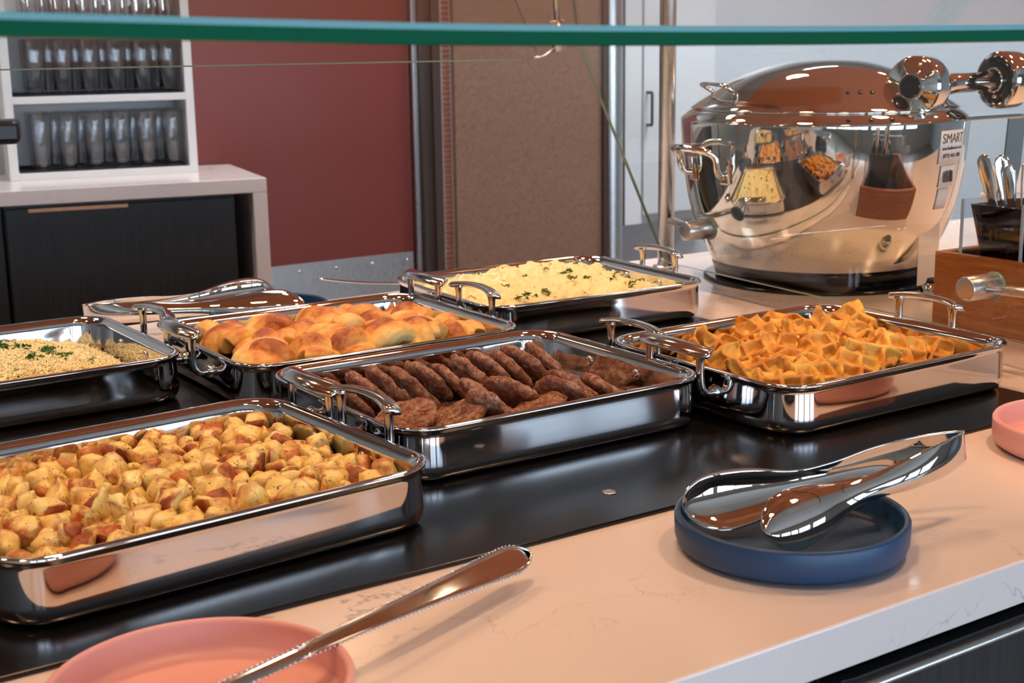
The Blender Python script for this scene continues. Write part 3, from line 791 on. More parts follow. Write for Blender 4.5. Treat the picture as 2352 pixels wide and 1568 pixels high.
def mash_mat():
    m = Mat('mashed_potato', rough=0.45); v = m.coord('Object')
    c = m.ramp(m.noise(v, 30, 4), [(0.3, lin(255, 240, 182)), (0.7, lin(250, 228, 156))])
    fl = m.math('MULTIPLY', m.step(m.noise(v, 70, 2, 0.5, 0.8), 0.66, 0.70), m.step(m.noise(v, 18, 2), 0.42, 0.55))
    m.base(m.mix(m.math('MULTIPLY', fl, 0.8), c, lin(156, 72, 84))); m.bump(m.noise(v, 150, 4), 0.3, 0.0012)
    m.p.inputs['Subsurface Weight'].default_value = 0.0
    return m
M['mash'] = mash_mat()
o = obj('mashed_potato', bed('mashed_potato', mash_h), M['mash'], None, pan_pt('mash', 0, 0, 0), (0, 0, radians(-3.0)))
tag(o, 'creamy mound of mashed potato with red skin flecks and parsley', 'mashed potato', None, 'stuff')
def rice_h(x, y):
    e = min(PL - 0.0175 - abs(x), PW - 0.0175 - abs(y)); edge = min(1, max(0, e / 0.06))
    return (0.046 + 0.020 * math.exp(-((x + 0.03) / 0.13) ** 2 - ((y - 0.005) / 0.11) ** 2) + 0.005 * fbm(x * 20, y * 20, 4)) * (0.55 + 0.45 * edge) - 0.004 - max(0, (x - 0.09)) * 0.10
M['rice'] = Mat('cooked_rice', lin(255, 242, 190), 0.4)
rb = bed('rice', rice_h, 90, 80)
gv = []; gf = []; rnd = random.Random(21)
ring = [(0.0, -0.0036, 0), (0.0009, -0.0026, 0), (0.00115, 0, 0), (0.0009, 0.0026, 0), (0.0, 0.0036, 0)]
base_v = [(0, -0.0038, 0)] + [(0.00105 * f * cos(a), y, 0.00105 * f * sin(a)) for y, f in ((-0.0026, 0.8), (0.0, 1.0), (0.0026, 0.8)) for a in [pi / 3 * k for k in range(6)]] + [(0, 0.0038, 0)]
base_f = [(0, 1 + (k + 1) % 6, 1 + k) for k in range(6)] + [(1 + r * 6 + k, 1 + r * 6 + (k + 1) % 6, 7 + r * 6 + (k + 1) % 6, 7 + r * 6 + k) for r in range(2) for k in range(6)] + [(13 + k, 13 + (k + 1) % 6, 19) for k in range(6)]
for i in range(12000):
    x, y = rnd.uniform(-PL + 0.02, PL - 0.02), rnd.uniform(-PW + 0.02, PW - 0.02)
    if not inside(x, y, 0.003): continue
    z = rice_h(x, y) + rnd.uniform(-0.0004, 0.0034)
    mt = Matrix.Translation((x, y, z)) @ Euler((rnd.gauss(0, 0.75), rnd.gauss(0, 0.5), rnd.uniform(0, 6.28))).to_matrix().to_4x4() @ Matrix.Scale(rnd.uniform(1.05, 1.5), 4)
    off = len(gv) ; gv += [mt @ Vector(v) for v in base_v]; gf += [tuple(off + q for q in f) for f in base_f]
off = len(gv); gv += [v.co.copy() for v in rb.vertices]; gf += [tuple(off + q for q in p.vertices) for p in rb.polygons]
o = obj('rice', mesh_from('rice', gv, gf), M['rice'], None, pan_pt('rice', 0, 0, 0), (0, 0, radians(1.0)))
tag(o, 'mound of steamed white rice sprinkled with parsley at the left edge', 'rice', None, 'stuff')

# parsley
def leaf_mat():
    m = Mat('parsley_leaf', rough=0.5); v = m.coord('Object'); m.base(m.ramp(m.noise(v, 200, 2), [(0.3, lin(28, 74, 14)), (0.7, lin(92, 140, 34))])); return m
M['leaf'] = leaf_mat()
def sprig(seed, n_):
    rr = random.Random(seed); V = []; F = []
    for q in range(n_):
        cx, cy, a0 = rr.uniform(-0.006, 0.006), rr.uniform(-0.004, 0.004), rr.uniform(0, 6.28); s = rr.uniform(0.7, 1.2)
        out = []
        for k in range(15):
            a = -1.9 + 3.8 * k / 14; r = (0.0042 + 0.0018 * cos(a * 3) + (0.0009 if k % 2 else -0.0006)) * s
            out.append((r * cos(a), r * sin(a)))
        tilt = Euler((rr.uniform(-0.7, 0.7), rr.uniform(-0.7, 0.7), a0)).to_matrix()
        off = len(V); th = 0.00025
        for zz in (th, -th):
            c_ = tilt @ Vector((0, 0, zz)); V.append((cx + c_.x, cy + c_.y, 0.0026 + c_.z))
            for (x, y) in out:
                p = tilt @ Vector((x, y, zz + 0.0012 * sin(x * 900) - 0.15 * abs(y))); V.append((cx + p.x, cy + p.y, 0.0026 + p.z))
        for k in range(14): F.append((off, off + 1 + k, off + 2 + k)); F.append((off + 16, off + 18 + k, off + 17 + k))
        for k in range(14): F.append((off + 1 + k, off + 17 + k, off + 18 + k, off + 2 + k))
    me = mesh_from('parsley_sprig', V, F, False); me.materials.append(M['leaf'].m); return me
SPR = [sprig(s, 1 + s % 4) for s in range(8)]
rnd = random.Random(77)
ricesp = [(-0.05 + 0.0155 * k + rnd.uniform(-0.012, 0.012), 0.06 - 0.010 * k + rnd.uniform(-0.022, 0.022)) for k in range(12)] + [(0.06, -0.05), (0.075, -0.02), (0.045, -0.035), (0.09, -0.045), (0.02, -0.08), (-0.02, 0.09), (0.10, 0.01), (0.03, 0.05)]
for i, (x, y) in enumerate(ricesp):
    s_ = rnd.uniform(1.2, 1.9)
    o = obj('parsley_sprig', SPR[(i * 3) % 8], None, None, pan_pt('rice', x, y, rice_h(x, y) + 0.001), (rnd.uniform(-0.3, 0.3), rnd.uniform(-0.3, 0.3), rnd.uniform(0, 6)), (s_,) * 3)
    tag(o, 'bright green parsley scrap scattered on the white rice', 'parsley', 'parsley on the rice')
for i in range(30):
    x, y = rnd.uniform(-0.14, 0.16), rnd.uniform(-0.12, 0.09); s_ = rnd.uniform(0.6, 1.5)
    o = obj('parsley_sprig', SPR[(i * 5) % 8], None, None, pan_pt('mash', x, y, mash_h(x, y) + 0.0005), (rnd.uniform(-0.3, 0.3), rnd.uniform(-0.3, 0.3), rnd.uniform(0, 6)), (s_,) * 3)
    tag(o, 'bright green parsley scrap scattered on the mashed potato', 'parsley', 'parsley on the mash')

# ------------------------------------------------------------------ bowls, tongs, spoons
def bowl_mesh():
    r, h = 0.1065, 0.034
    return lathe('bowl', [(0.088, 0.0), (0.097, 0.0012), (0.1035, 0.0055), (0.1060, 0.013), (r, h - 0.003), (r - 0.0012, h - 0.0008), (r - 0.0035, h), (r - 0.0058, h - 0.001), (r - 0.0066, h - 0.004), (r - 0.0075, 0.013), (r - 0.011, 0.0085), (r - 0.018, 0.0068), (0.05, 0.0062)], 96)
BOWL = bowl_mesh()
def bowl(loc, mat, label): 
    t = obj('utensil_bowl', BOWL.copy(), M[mat], None, loc); return tag(t, label, 'bowl')
bowl((0.8845, 0.8636, 0.0004), 'blue', 'shallow round navy blue bowl holding chrome tongs in the foreground')
bowl((0.312, 0.857, 0.0004), 'pink', 'shallow round pink bowl holding a beaded spoon at lower left')
bowl((1.373, 0.883, 0.0004), 'pink', 'shallow round pink bowl cut by the right edge')
bowl((0.927, 2.12, 0.0004), 'blue', 'navy blue bowl behind the bread pan under the far tongs')

def arm_mesh(ctrl, n=44, nw=14, thick=0.0014):
    """ctrl rows: centre x,y,z, half width, bulge, width dir (wx,wy,wz), out dir (ox,oy,oz)"""
    c = spline(ctrl, n); front = []; back = []
    for i, p in enumerate(c):
        P = Vector(p[:3]); hw = max(p[3], 0.0006); bl = p[4]; W = Vector(p[5:8]).normalized(); O = Vector(p[8:11]).normalized()
        rf = []; rb_ = []
        for k in range(nw + 1):
            t = -1 + 2 * k / nw
            q = P + W * (hw * t) + O * (bl * (1 - t * t))
            rf.append(q + O * thick / 2); rb_.append(q - O * thick / 2)
        front.append(rf); back.append(rb_)
    loops = [f + list(reversed(b)) for f, b in zip(front, back)]
    return loops_mesh('arm', loops, True, True)
def tongs(label, hinge, near_tip, far_tip, name='serving_tongs'):
    """spring tongs: flat U at the hinge, two flowing scoops. near/far are tip points"""
    t = thing(name, label, 'tongs', hinge)
    H = Vector(hinge)
    ax = ((Vector(near_tip) + Vector(far_tip)) / 2 - H); 
    side = Vector((0, 0, 1)).cross(ax).normalized()
    for s, tip in ((1, Vector(near_tip) - H), (-1, Vector(far_tip) - H)):
        sd = side * s if (tip.dot(side) * s) >= 0 else side * -s
        L = tip.length; d = tip.normalized(); wv = sd.cross(d).normalized()
        if wv.z < 0: wv = -wv
        rows = []
        for f, lat, hw, bl, tw in ((0.0, 0.0, 0.0150, 0.000, 0), (0.03, 0.0035, 0.0155, 0.000, 0), (0.14, 0.0075, 0.0165, 0.0035, 0.05), (0.30, 0.0080, 0.0150, 0.0060, 0.20), (0.46, 0.0030, 0.0115, 0.0050, 0.42), (0.60, -0.0005, 0.0135, 0.0050, 0.55), (0.75, 0.0, 0.0255, 0.0105, 0.62), (0.88, 0.0, 0.0285, 0.0120, 0.62), (0.955, 0.0, 0.0205, 0.0075, 0.62), (0.99, 0.0, 0.0090, 0.0030, 0.62), (1.0, 0.0, 0.0012, 0.000, 0.60)):
            p = d * (L * f) + sd * lat
            # the scoop rolls outwards along the arm
            tw = -tw if s > 0 else tw
            w = (wv * cos(tw) + sd * sin(tw)); o_ = (sd * cos(tw) - wv * sin(tw))
            rows.append((p.x, p.y, p.z, hw, bl, w.x, w.y, w.z, o_.x, o_.y, o_.z))
        obj('arm', arm_mesh(rows), M['chrome'], t)
    return t
tongs('chrome serving tongs with scoop ends leaning out of the navy bowl', (1.079, 0.827, 0.071), (0.836, 0.850, 0.027), (0.808, 0.925, 0.034))
tongs('chrome serving tongs with scoop ends lying behind the rice and bread pans', (0.647, 2.19, 0.040), (0.965, 2.045, 0.040), (0.945, 2.12, 0.054))

# beaded spoon in the pink bowl
sp = thing('serving_spoon', 'long steel serving spoon with beaded handle leaning out of the pink bowl', 'spoon', (0.30, 0.82, 0.0))
def spoon_parts(root, A, B, bowl_c):
    A = Vector(A); B = Vector(B); d = (B - A); L = d.length; d.normalize(); s = Vector((0, 0, 1)).cross(d).normalized(); u = d.cross(s); s, u = s * cos(0.75) + u * sin(0.75), u * cos(0.75) - s * sin(0.75)
    rows = []; N_ = 40
    for i in range(N_ + 1):
        f = i / N_; w = 0.0048 + 0.0087 * max(0, (f - 0.25) / 0.67) ** 1.4 if f < 0.92 else 0.0135 * sqrt(max(0.04, 1 - ((f - 0.92) / 0.08) ** 2)) 
        arch = 0.004 * sin(pi * f)
        rows.append((A + d * (L * f) + u * arch, w))
    loops = []; 
    for P, w in rows: loops.append([P + s * (w * cos(2 * pi * k / 16)) + u * (0.0019 * sin(2 * pi * k / 16) - (0.0011 * (1 - cos(2 * pi * k / 16) ** 2) if sin(2 * pi * k / 16) > 0.2 else 0)) for k in range(16)])
    obj('handle', loops_mesh('handle', loops), M['steel'], root)
    loop_ = [P + s * w * 0.86 + u * 0.0016 for P, w in rows[10:]] + [P - s * w * 0.86 + u * 0.0016 for P, w in reversed(rows[10:])]
    obj('border', sweep('border', loop_, 0.0011, n=8), M['steel'], root)
    bm = bmesh.new()
    for sg in (-1, 1):
        for i in range(74):
            f = i / 74 * 0.96 + 0.02; j = f * N_; k = min(int(j), N_ - 1); P = rows[k][0].lerp(rows[k + 1][0], j - k); w = rows[k][1] + (rows[k + 1][1] - rows[k][1]) * (j - k)
            bmesh.ops.create_icosphere(bm, subdivisions=1, radius=0.00135, matrix=Matrix.Translation(P + s * sg * (w + 0.0002) + u * 0.0004))
    bd = obj('beading', bm_mesh('beading', bm, True), M['steel'], root); bd['kind'] = 'stuff'
    # bowl of the spoon
    me = lathe('spoon_bowl', [(0.0005, -0.0125), (0.012, -0.0115), (0.022, -0.007), (0.028, 0.0), (0.0268, 0.0), (0.021, -0.0058), (0.011, -0.0100), (0.0005, -0.0110)], 32)
    o = obj('spoon_bowl', me, M['steel'], root, bowl_c, (0.0, 0.12, atan2(d.y, d.x)), (1.45, 1.0, 1.0))
spoon_parts(sp, (-0.006, -0.005, 0.040), (0.3421, 0.1157, 0.026), (-0.043, -0.018, 0.031))
sp2 = thing('serving_spoon', 'steel serving spoon whose thin handle tip shows left of the mash pan', 'spoon', (1.35, 2.17, 0.0))
c_ = spline([(-0.275, 0.045, 0.047), (-0.20, 0.04, 0.033), (-0.10, 0.025, 0.022), (0.02, 0.0, 0.012)], 20)
obj('handle', sweep('handle', c_, [0.002 + 0.006 * sin(pi * min(1, i / 14 + 0.05)) for i in range(20)], 0.0018, 10, up=(0, 0, 1)), M['steel'], sp2)
obj('spoon_bowl', lathe('spoon_bowl', [(0.0005, -0.0125), (0.012, -0.0115), (0.022, -0.007), (0.028, 0.0), (0.0268, 0.0), (0.021, -0.0058), (0.011, -0.0100), (0.0005, -0.0110)], 32), M['steel'], sp2, (0.055, -0.005, 0.0135), (0, 0, 0), (1.4, 1, 1))

# ------------------------------------------------------------------ big chrome soup chafer
PC = Vector((1.979, 1.881, 0.0))
pot = thing('soup_chafer', 'large round mirror chrome soup chafer with hinged lid on a black base', 'chafer', PC)
obj('base_disc', lathe('base_disc', [(0.200, 0.0004), (0.219, 0.001), (0.220, 0.004), (0.214, 0.007), (0.19, 0.0075)], 96), M['blackgloss'], pot)
obj('base_ring', lathe('base_ring', [(0.196, 0.008), (0.1985, 0.012), (0.2035, 0.030), (0.2035, 0.034), (0.19, 0.035)], 96), M['blackgloss'], pot)
bprof = [(0.2015, 0.0345), (0.2045, 0.0365)] + [tuple(p) for p in spline([(0.206, 0.040), (0.219, 0.066), (0.236, 0.105), (0.249, 0.145), (0.2575, 0.19), (0.2635, 0.24), (0.267, 0.292), (0.2675, 0.303)], 26)] + [(0.2660, 0.3075), (0.256, 0.3165), (0.250, 0.3215), (0.248, 0.3225), (0.240, 0.3225)]
obj('body', lathe('body', bprof, 128), M['chrome'], pot)
lid = obj('lid', lathe('lid', [(0.2475, 0.3232), (0.2485, 0.3255)] + [tuple(p) for p in spline([(0.2455, 0.3285), (0.228, 0.341), (0.205, 0.3555), (0.170, 0.377), (0.130, 0.3945), (0.078, 0.4085), (0.03, 0.4135), (0.002, 0.414)], 30)], 128), M['chrome'], pot)
hole = lathe('vent_hole', [(0.0042, 0.0), (0.0042, 0.0012), (0.0026, 0.0018)], 14)
# view direction of the pot from the guests' side
va_ = atan2(-0.83, -0.60)
def on_prof(prof, z):
    for (r0, z0), (r1, z1) in zip(prof, prof[1:]):
        if z0 <= z <= z1: return r0 + (r1 - r0) * (z - z0) / max(z1 - z0, 1e-6)
    return prof[-1][0]
lprof = [(0.2455, 0.3285), (0.228, 0.341), (0.205, 0.3555), (0.170, 0.377)]
for k in range(3):
    a = va_ + 0.02 + k * 0.11; r = on_prof(lprof, 0.358); obj('vent_hole', hole, M['blackgloss'], lid, (r * cos(a), r * sin(a), 0.3583), (0, radians(32), a))
    a = va_ - 0.02 + k * 0.15; obj('vent_hole', hole, M['blackgloss'], pot, (0.2605 * cos(a), 0.2605 * sin(a), 0.3125), (0, radians(48), a))
# lid grip at the far side
ha = radians(205)
def at_(r, a, z): return (r * cos(a), r * sin(a), z)
hb = radians(158)
c_ = spline([at_(0.205, hb - 0.28, 0.353), at_(0.222, hb - 0.28, 0.364), at_(0.226, hb - 0.22, 0.370), at_(0.228, hb, 0.372), at_(0.226, hb + 0.22, 0.370), at_(0.222, hb + 0.28, 0.364), at_(0.205, hb + 0.28, 0.353)], 26)
obj('lid_grip', sweep('lid_grip', c_, 0.008, 0.004, 12, up=(0, 0, 1)), M['chrome'], lid)
# side handle loop
hs_ = radians(172)
hm = obj('side_handle', sweep('side_handle', spline([at_(0.262, hs_ - 0.20, 0.212), at_(0.276, hs_ - 0.205, 0.213), at_(0.285, hs_ - 0.205, 0.225), at_(0.290, hs_ - 0.20, 0.247), at_(0.305, hs_ - 0.16, 0.258), at_(0.318, hs_, 0.262), at_(0.305, hs_ + 0.16, 0.258), at_(0.290, hs_ + 0.20, 0.247), at_(0.285, hs_ + 0.205, 0.225), at_(0.276, hs_ + 0.205, 0.213), at_(0.262, hs_ + 0.20, 0.212)], 48), 0.0062, n=12), M['chrome'], pot)
for s in (-1, 1):
    obj('handle_plate', box_mesh('handle_plate', -0.004, 0.006, -0.013, 0.013, -0.03, 0.018, 0.003, 2), M['chrome'], hm, at_(0.2615, hs_ + s * 0.20, 0.226), (0, radians(6), hs_ + s * 0.20))
# hinge: two big round knobs on an axle, plates and straps
K1 = Vector((1.985, 1.662, 0.367)) - PC
hinge = obj('hinge_axle', sweep('hinge_axle', [K1 + Vector((0.02, 0, -0.006)), K1 + Vector((0.11, 0.02, 0.0)), K1 + Vector((0.215, 0.0, 0.004))], [0.016, 0.019, 0.017], n=20), M['chrome'], pot)
knob = lathe('hinge_knob', [(0.018, 0.029), (0.021, 0.032), (0.0235, 0.030), (0.027, 0.0285), (0.048, 0.0235), (0.0515, 0.0205), (0.0525, 0.017), (0.0525, -0.017), (0.051, -0.021), (0.040, -0.024), (0.03, -0.022)], 64)
cap = lathe('knob_cap', [(0.0205, 0.029), (0.0205, 0.0315), (0.017, 0.0335), (0.005, 0.034)], 40)
for i, off in enumerate(((0, 0, 0), (0.238, 0.0, 0.004))):
    kn = obj('hinge_knob', knob, M['chrome'], hinge, K1 + Vector(off), (0, radians(-90), radians(12) if i == 0 else radians(-6)))
    if i == 0: obj('knob_cap', cap, M['blackgloss'], kn)
    else: obj('knob_cap', lathe('knob_face', [(0.044, 0.0235), (0.043, 0.027), (0.03, 0.030), (0.005, 0.031)], 40), M['blackgloss'], kn)
# hinge plate and support straps to the counter
obj('hinge_plate', box_mesh('hinge_plate', -0.03, 0.30, -0.022, 0.055, -0.066, -0.058, 0.002), M['chrome'], hinge, K1)
for i, (x0, x1, xb) in enumerate(((0.0, 0.055, 0.0), (0.235, 0.285, -0.06))):
    bm = bmesh.new()
    vs = []
    for (zz, dx) in ((-0.066, 0.0), (-0.16, 0.12 * xb), (-0.26, 0.6 * xb), (0.012 - K1.z, xb)):
        for yy in (-0.017, -0.014):
            for xx in (x0, x1): vs.append((xx + dx, yy - (0.0 if i else 0.0), zz))
    verts = [K1 + Vector(v) for v in vs]; faces = []
    for q in range(3):
        a = q * 4; b = a + 4
        faces += [(a, a + 1, b + 1, b), (a + 3, a + 2, b + 2, b + 3), (a + 1, a + 3, b + 3, b + 1), (a + 2, a, b, b + 2)]
    faces += [(0, 2, 3, 1), (12, 13, 15, 14)]
    bm.free(); obj('support_strap', mesh_from('support_strap', verts, faces, False), M['chrome'], hinge)
    obj('bolt', lathe('bolt', [(0.006, 0), (0.006, 0.005), (0.004, 0.008)], 8), M['chrome'], hinge, K1 + Vector((x0 + 0.045, -0.024, -0.058)))
# stickers on the body
def sticker(a, z, w, h, z2, parent=pot):
    n_ = 10; V = []; F = []
    for j, zz in ((0, z), (1, z + h)):
        r = on_prof(bprof, zz) + 0.0008
        for k in range(n_ + 1):
            t = a + (k / n_ - 0.5) * w / r; V.append((r * cos(t), r * sin(t), zz))
    for k in range(n_): F.append((k, k + 1, n_ + 2 + k, n_ + 1 + k))
    me = mesh_from('sticker', V, F); o = obj('sticker', me, M['white_cer'], parent)
    s = o.modifiers.new('s', 'SOLIDIFY'); s.thickness = 0.0006; s.offset = 1
    return o
sa = radians(-78)
st1 = sticker(sa, 0.232, 0.085, 0.058, 0); st2 = sticker(sa - 0.02, 0.190, 0.052, 0.038, 0); st3 = sticker(sa - 0.04, 0.15, 0.036, 0.037, 0)
M['ink'] = Mat('black_ink', lin(40, 38, 38), 0.6)
def text_on(txt, size, a, z, parent):
    cu = bpy.data.curves.new('lettering', 'FONT'); cu.body = txt; cu.size = size; cu.align_x = 'CENTER'; cu.extrude = 0.0002
    o = bpy.data.objects.new('lettering', cu); COL.objects.link(o); bpy.context.view_layer.update()
    me = bpy.data.meshes.new_from_object(o.evaluated_get(bpy.context.evaluated_depsgraph_get())); bpy.data.objects.remove(o)
    for v in me.vertices:
        r = on_prof(bprof, z + v.co.y) + 0.0017 + v.co.z; t = a + v.co.x / r; v.co = Vector((r * cos(t), r * sin(t), z + v.co.y))
    me.materials.clear(); return obj('lettering', me, M['ink'], parent)
text_on('SMART', 0.024, sa, 0.268, st1); text_on('smartbuffetware.com', 0.0082, sa, 0.256, st1); text_on('(877) 443-1388', 0.010, sa, 0.242, st1)
bc = bmesh.new(); rb2 = random.Random(2)
for k in range(16):
    t = sa - 0.02 + (k / 15 - 0.5) * 0.13; r = 0.2625; w = rb2.choice((0.0009, 0.0016))
    vs = [bc.verts.new((r * cos(t + s * w / r) , r * sin(t + s * w / r), zz)) for s, zz in ((-0.5, 0.198), (0.5, 0.198), (0.5, 0.220), (-0.5, 0.220))]
    bc.faces.new(vs)
b_ = obj('barcode', bm_mesh('barcode', bc), M['ink'], st2); b_['kind'] = 'stuff'
s = b_.modifiers.new('s', 'SOLIDIFY'); s.thickness = 0.0004

# ------------------------------------------------------------------ wooden cutlery box with bins and cutlery
bx = thing('cutlery_box', 'wooden cutlery box with clear dividers behind the waffle pan', 'box', (1.79, 1.45, 0.0))
Lb, Wb, Hb = 0.46, 0.30, 0.118
obj('front_board', box_mesh('front_board', 0, 0.014, -Lb, 0, 0, Hb, 0.0015), M['wood'], bx)
obj('rear_board', box_mesh('rear_board', Wb - 0.014, Wb, -Lb, 0, 0, Hb, 0.0015), M['wood'], bx)
obj('end_board', box_mesh('end_board', 0.0142, Wb - 0.0142, -0.014, 0, 0, Hb, 0.0015), M['wood'], bx)
obj('end_board', box_mesh('end_board', 0.0142, Wb - 0.0142, -Lb, -Lb + 0.014, 0, Hb, 0.0015), M['wood'], bx)
obj('bottom_board', box_mesh('bottom_board', 0.0142, Wb - 0.0142, -Lb + 0.0142, -0.0142, 0.0, 0.01), M['black'], bx)
for i, y in enumerate((-0.045, -0.155, -0.275, -0.395)):
    dv = obj('divider', box_mesh('divider', 0.006, Wb - 0.006, y - 0.0025, y + 0.0025, 0.012, 0.205, 0.0008), [M['acrylic']], bx)
    # frosted saw-cut front edge
    obj('divider_edge', box_mesh('divider_edge', 0.0035, 0.0062, y - 0.0026, y + 0.0026, Hb - 0.02, 0.205, 0.0006), M['edge_acr'] if 'edge_acr' in M else M.setdefault('edge_acr', Mat('frosted_acrylic_edge', lin(176, 192, 206), 0.25)), dv)
# smoky bins with cutlery
bin_me = None
spoon_h = None
def cutlery_mesh(w0, w1, L):
    rows = [(0.0, w0 * 0.55), (0.25, w0 * 0.5), (0.55, w0 * 0.7), (0.85, w1), (0.95, w1 * 0.96), (0.985, w1 * 0.75), (1.0, w1 * 0.3)]
    loops = []
    for f, w in rows:
        loops.append([(w * cos(2 * pi * k / 12), 0.0016 * sin(2 * pi * k / 12) + 0.010 * (f - 0.5) ** 2, L * f) for k in range(12)])
    return loops_mesh('cutlery', loops)
CUT = [cutlery_mesh(0.008, 0.0105, 0.20), cutlery_mesh(0.006, 0.0090, 0.19), cutlery_mesh(0.009, 0.0115, 0.205)]
for me in CUT: me.materials.append(M['steel'].m)
for bi, y in enumerate((-0.100, -0.215)):
    bn = thing('cutlery_bin', ['smoky amber tapered bin fanned full of steel cutlery at the box end', 'smoky amber tapered bin of cutlery cut by the right edge'][bi], 'bin', (1.79 + 0.085, 1.45 + y, 0.011))
    w_t, w_b, d_t, d_b, h = 0.053, 0.016, 0.064, 0.04, 0.185
    loops = [[(sx * d, sy * w, z) for sx, sy in ((1, 1), (-1, 1), (-1, -1), (1, -1))] for w, d, z in ((w_b, d_b, 0), (w_t, d_t, h), (w_t - 0.003, d_t - 0.003, h), (w_b - 0.002, d_b - 0.002, 0.004))]
    obj('shell', loops_mesh('shell', loops, True, True, True, False), M['amber'], bn)
    rr = random.Random(4 + bi)
    for k in range(10):
        fy = -1 + 2 * (k % 5) / 4; fx = -0.55 + 0.9 * (k // 5)
        px, py = 1.79 + 0.085 + fx * 0.02, 1.45 + y + fy * 0.010
        o = obj('cutlery_piece', CUT[rr.randrange(3)], None, None, (px, py, 0.050 + rr.uniform(0, 0.024)), (-fy * 0.24 + rr.uniform(-0.06, 0.06), fx * 0.30, radians(90) + rr.uniform(-0.7, 0.7)))
        # handles fan outwards in the bin
        v = Vector((fx * 0.22, fy * 0.22 + rr.uniform(-0.05, 0.05), 1.0)).normalized()
        q = v.to_track_quat('Z', 'Y').to_matrix() @ Matrix.Rotation(radians(90) + rr.uniform(-0.6, 0.6), 3, 'Z'); o.rotation_euler = q.to_euler()
        tag(o, ['steel cutlery handle sticking up from the amber bin nearest the chafer', 'steel cutlery handle sticking up from the bin at the right edge'][bi], 'cutlery', ['cutlery in the bin nearest the chafer', 'cutlery in the bin at the right edge'][bi])
# canister with knobbed lid
cn = thing('lidded_canister', 'round white canister with steel ball knob on its lid at right edge', 'canister', (2.478, 1.8325, 0.0))
obj('body', lathe('body', [(0.05, 0.0), (0.052, 0.004), (0.052, 0.125), (0.048, 0.13)], 48), M['white_cer'], cn)
ld = obj('lid', lathe('lid', [(0.047, 0.1305), (0.0425, 0.134), (0.0415, 0.168), (0.0385, 0.178), (0.028, 0.183), (0.002, 0.184)], 48), M['white_cer'], cn)
obj('knob', lathe('knob', [(0.008, 0.183), (0.007, 0.187), (0.013, 0.191), (0.0165, 0.197), (0.0155, 0.204), (0.011, 0.2085), (0.001, 0.210)], 32), M['brushed'], ld)
# small steel shaker foot between chafer and box
sk = thing('steel_shaker', 'small round steel pot peeking out between chafer and cutlery box', 'shaker', (1.955, 1.585, 0.0))
obj('body', lathe('body', [(0.014, 0.0004), (0.019, 0.004), (0.021, 0.014), (0.019, 0.024), (0.012, 0.03)], 32), M['steel'], sk)
obj('cap', lathe('cap', [(0.012, 0.03), (0.010, 0.037), (0.002, 0.039)], 24), M['black'], sk)

# ------------------------------------------------------------------ sneeze guard: post, standoffs, panes
gd = thing('guard_post', 'brushed steel post of the sneeze guard standing behind the mash pan', 'post', (1.8155, 2.142, 0.0))
obj('tube', lathe('tube', [(0.0165, 0.0), (0.0165, CANOPY_Z - 0.002)], 40), M['brushed'], gd)
obj('flange', lathe('flange', [(0.026, 0.0003), (0.026, 0.004), (0.0175, 0.006)], 40), M['brushed'], gd)
def standoff(parent, rod_from, c, axis):
    c = Vector(c); axis = Vector(axis).normalized()
    q = axis.to_track_quat('Z', 'Y').to_euler()
    obj('rod', sweep('rod', [rod_from, c + axis * 0.004], 0.0072, n=16), M['brushed'], parent)
    h_ = obj('standoff', lathe('standoff', [(0.013, -0.022), (0.0165, -0.0215), (0.0172, -0.020), (0.0172, 0.030), (0.0165, 0.031), (0.012, 0.031)], 32), M['brushed'], parent, c, q)
    obj('washer', lathe('washer', [(0.019, 0.0312), (0.0195, 0.033), (0.0195, 0.0365), (0.018, 0.038)], 32), M['edge2'], h_)
standoff(gd, (0, -0.012, 0.098), (-0.1555, -0.262, 0.117), (0.98, -0.085, 0.0))
# front arm of the guard carries the second standoff
fp = thing('guard_front_post', 'steel guard post with round standoff at the right edge before the wood box', 'post', (1.60, 1.07, 0.0))
obj('tube', lathe('tube', [(0.0165, 0.0), (0.0165, CANOPY_Z - 0.002)], 40), M['brushed'], fp)
standoff(fp, (0.0, 0.01, 0.118), (-0.022, 0.136, 0.116), (0.98, -0.085, 0.0))
def pane(name, label, poly, normal, thick, edge='edge', inner='pane'):
    """poly in world space, extruded along normal"""
    n_ = Vector(normal).normalized() * thick; k = len(poly)
    V = [Vector(p) for p in poly] + [Vector(p) + n_ for p in poly]
    F = [tuple(range(k)), tuple(reversed(range(k, 2 * k)))] + [((i + 1) % k, i, i + k, (i + 1) % k + k) for i in range(k)]
    me = mesh_from(name, V, F, False, [0, 0] + [1] * k); me.materials.append(M[inner].m); me.materials.append(M[edge].m)
    return tag(obj(name, me), label, 'glass')
# end panel between the post and the guests
E0 = Vector((1.6944, 1.9731, 0.039)); Ed = Vector((1.7281 - 1.8026, 1.2312 - 2.099, 0)).normalized()
def ep(s, z): return E0 + Ed * s + Vector((0, 0, z - 0.039))
pane('guard_end_pane', 'clear glass end pane of the sneeze guard standing before the chafer', [ep(-0.055, 0.066), ep(-0.048, 0.046), ep(-0.030, 0.0393), ep(0.0, 0.039), ep(1.08, 0.039), ep(1.17, 0.08), ep(1.17, 0.9), ep(-0.44, 0.9), ep(-0.345, 0.446)], (1, 0.09, 0), 0.008, 'edge2')
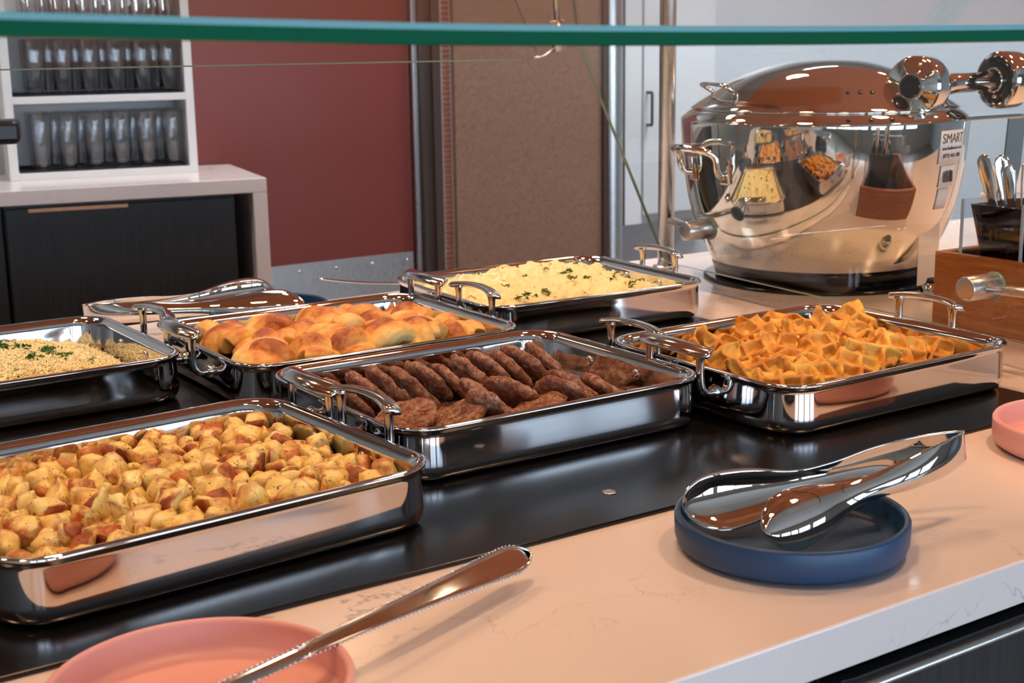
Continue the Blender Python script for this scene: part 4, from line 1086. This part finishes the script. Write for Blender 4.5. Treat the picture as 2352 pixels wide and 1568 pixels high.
# back pane with polished lower edge
BPX = (0.30, 1.4924)
bpane = pane('guard_back_pane', 'clear glass pane across the back whose thin edge shows below the green one', [(-1.6, 2.12, 0.437), (1.455, 2.12, 0.4222), (1.482, 2.1218, 0.4245), (1.494, 2.1303, 0.436), (1.50, 2.54, 0.99), (-1.6, 2.54, 0.99)], (0, 0.8, -0.6), 0.004, 'edge2')
hk = thing('pane_clamp', 'small steel cylinder clamp at the corner of the back glass pane', 'clamp', (1.530, 2.11, 0.435))
obj('barrel', sweep('barrel', [(0.0, 0, 0.0), (-0.006, 0.0, 0.055)], 0.0135, n=24), M['brushed'], hk)
obj('hook', sweep('hook', [(-0.012, 0, 0.006), (-0.024, 0.008, -0.006), (-0.036, 0.01, -0.010), (-0.05, 0.011, -0.011)], 0.0022, n=8), M['brushed'], hk)
obj('hanger_rod', sweep('hanger_rod', [(-0.006, 0, 0.05), (-0.012, 0, 0.3), (0.285, 0.03, 0.52)], 0.006, n=10), M['brushed'], hk)
# front shelf pane: thick green edge close to the camera, rising backwards
gp = []
edge_pts = [(-0.30, 0.735, 0.4865), (0.1775, 0.6967, 0.4703), (0.48, 0.667, 0.4615), (0.86, 0.630, 0.4585), (1.25, 0.59, 0.462)]
TH = 0.0125; tilt = radians(25)
dv_ = Vector((0.08, cos(tilt), sin(tilt))).normalized(); up_ = Vector((0, -sin(tilt), cos(tilt)))
V = []; F = []; mi = []
ec = spline(edge_pts, 33)
for p in ec:
    P = Vector(p)
    for q in (P - up_ * TH / 2, P + up_ * TH / 2, P + up_ * TH / 2 + dv_ * 0.62, P - up_ * TH / 2 + dv_ * 0.62): V.append(q)
for i in range(len(ec) - 1):
    a = i * 4; b = a + 4
    F += [(a, b, b + 1, a + 1), (a + 1, b + 1, b + 2, a + 2), (a + 2, b + 2, b + 3, a + 3), (a + 3, b + 3, b, a)]; mi += [1, 0, 1, 0]
e_ = (len(ec) - 1) * 4
F += [(0, 1, 2, 3), (e_ + 3, e_ + 2, e_ + 1, e_)]; mi += [1, 1]
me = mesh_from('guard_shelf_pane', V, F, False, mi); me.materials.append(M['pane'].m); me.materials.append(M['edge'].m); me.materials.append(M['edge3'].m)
bmx = bmesh.new(); bmx.from_mesh(me)
be = [e for e in bmx.edges if len(e.link_faces) == 2 and {f.material_index for f in e.link_faces} == {0, 1} and e.verts[0].co.y < 0.76 and e.verts[1].co.y < 0.76]
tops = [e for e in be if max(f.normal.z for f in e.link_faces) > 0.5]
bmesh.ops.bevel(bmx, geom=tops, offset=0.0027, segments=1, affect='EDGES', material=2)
be = [e for e in bmx.edges if e.is_valid and len(e.link_faces) == 2 and {f.material_index for f in e.link_faces} == {0, 1} and max(v.co.y for v in e.verts) < 0.76]
bmesh.ops.bevel(bmx, geom=be, offset=0.0012, segments=1, affect='EDGES', material=1)
bmesh.ops.recalc_face_normals(bmx, faces=bmx.faces); bmx.to_mesh(me); bmx.free()
gr = thing('guard_rail', 'steel rail hung from the soffit that carries the glass shelf', 'rail', (-0.38, 1.30, 0.76))
obj('rail_tube', sweep('rail_tube', [(0, 0, 0), (0.9, -0.06, -0.01), (1.70, -0.125, -0.02), (1.962, -0.228, -0.02)], 0.011, n=14), M['brushed'], gr)
obj('drop_rod', sweep('drop_rod', [(0.0, 0, 0.0), (0.0, 0, CANOPY_Z - 0.762)], 0.011, n=14), M['brushed'], gr)
for x_, y_ in ((0.35, -0.035), (1.35, -0.105)): obj('shelf_clamp', box_mesh('shelf_clamp', x_ - 0.02, x_ + 0.02, y_ - 0.06, y_ + 0.012, -0.040, -0.006, 0.004), M['brushed'], gr)
tag(obj('guard_shelf_pane', me), 'thick glass shelf of the sneeze guard with bright green front edge', 'glass')
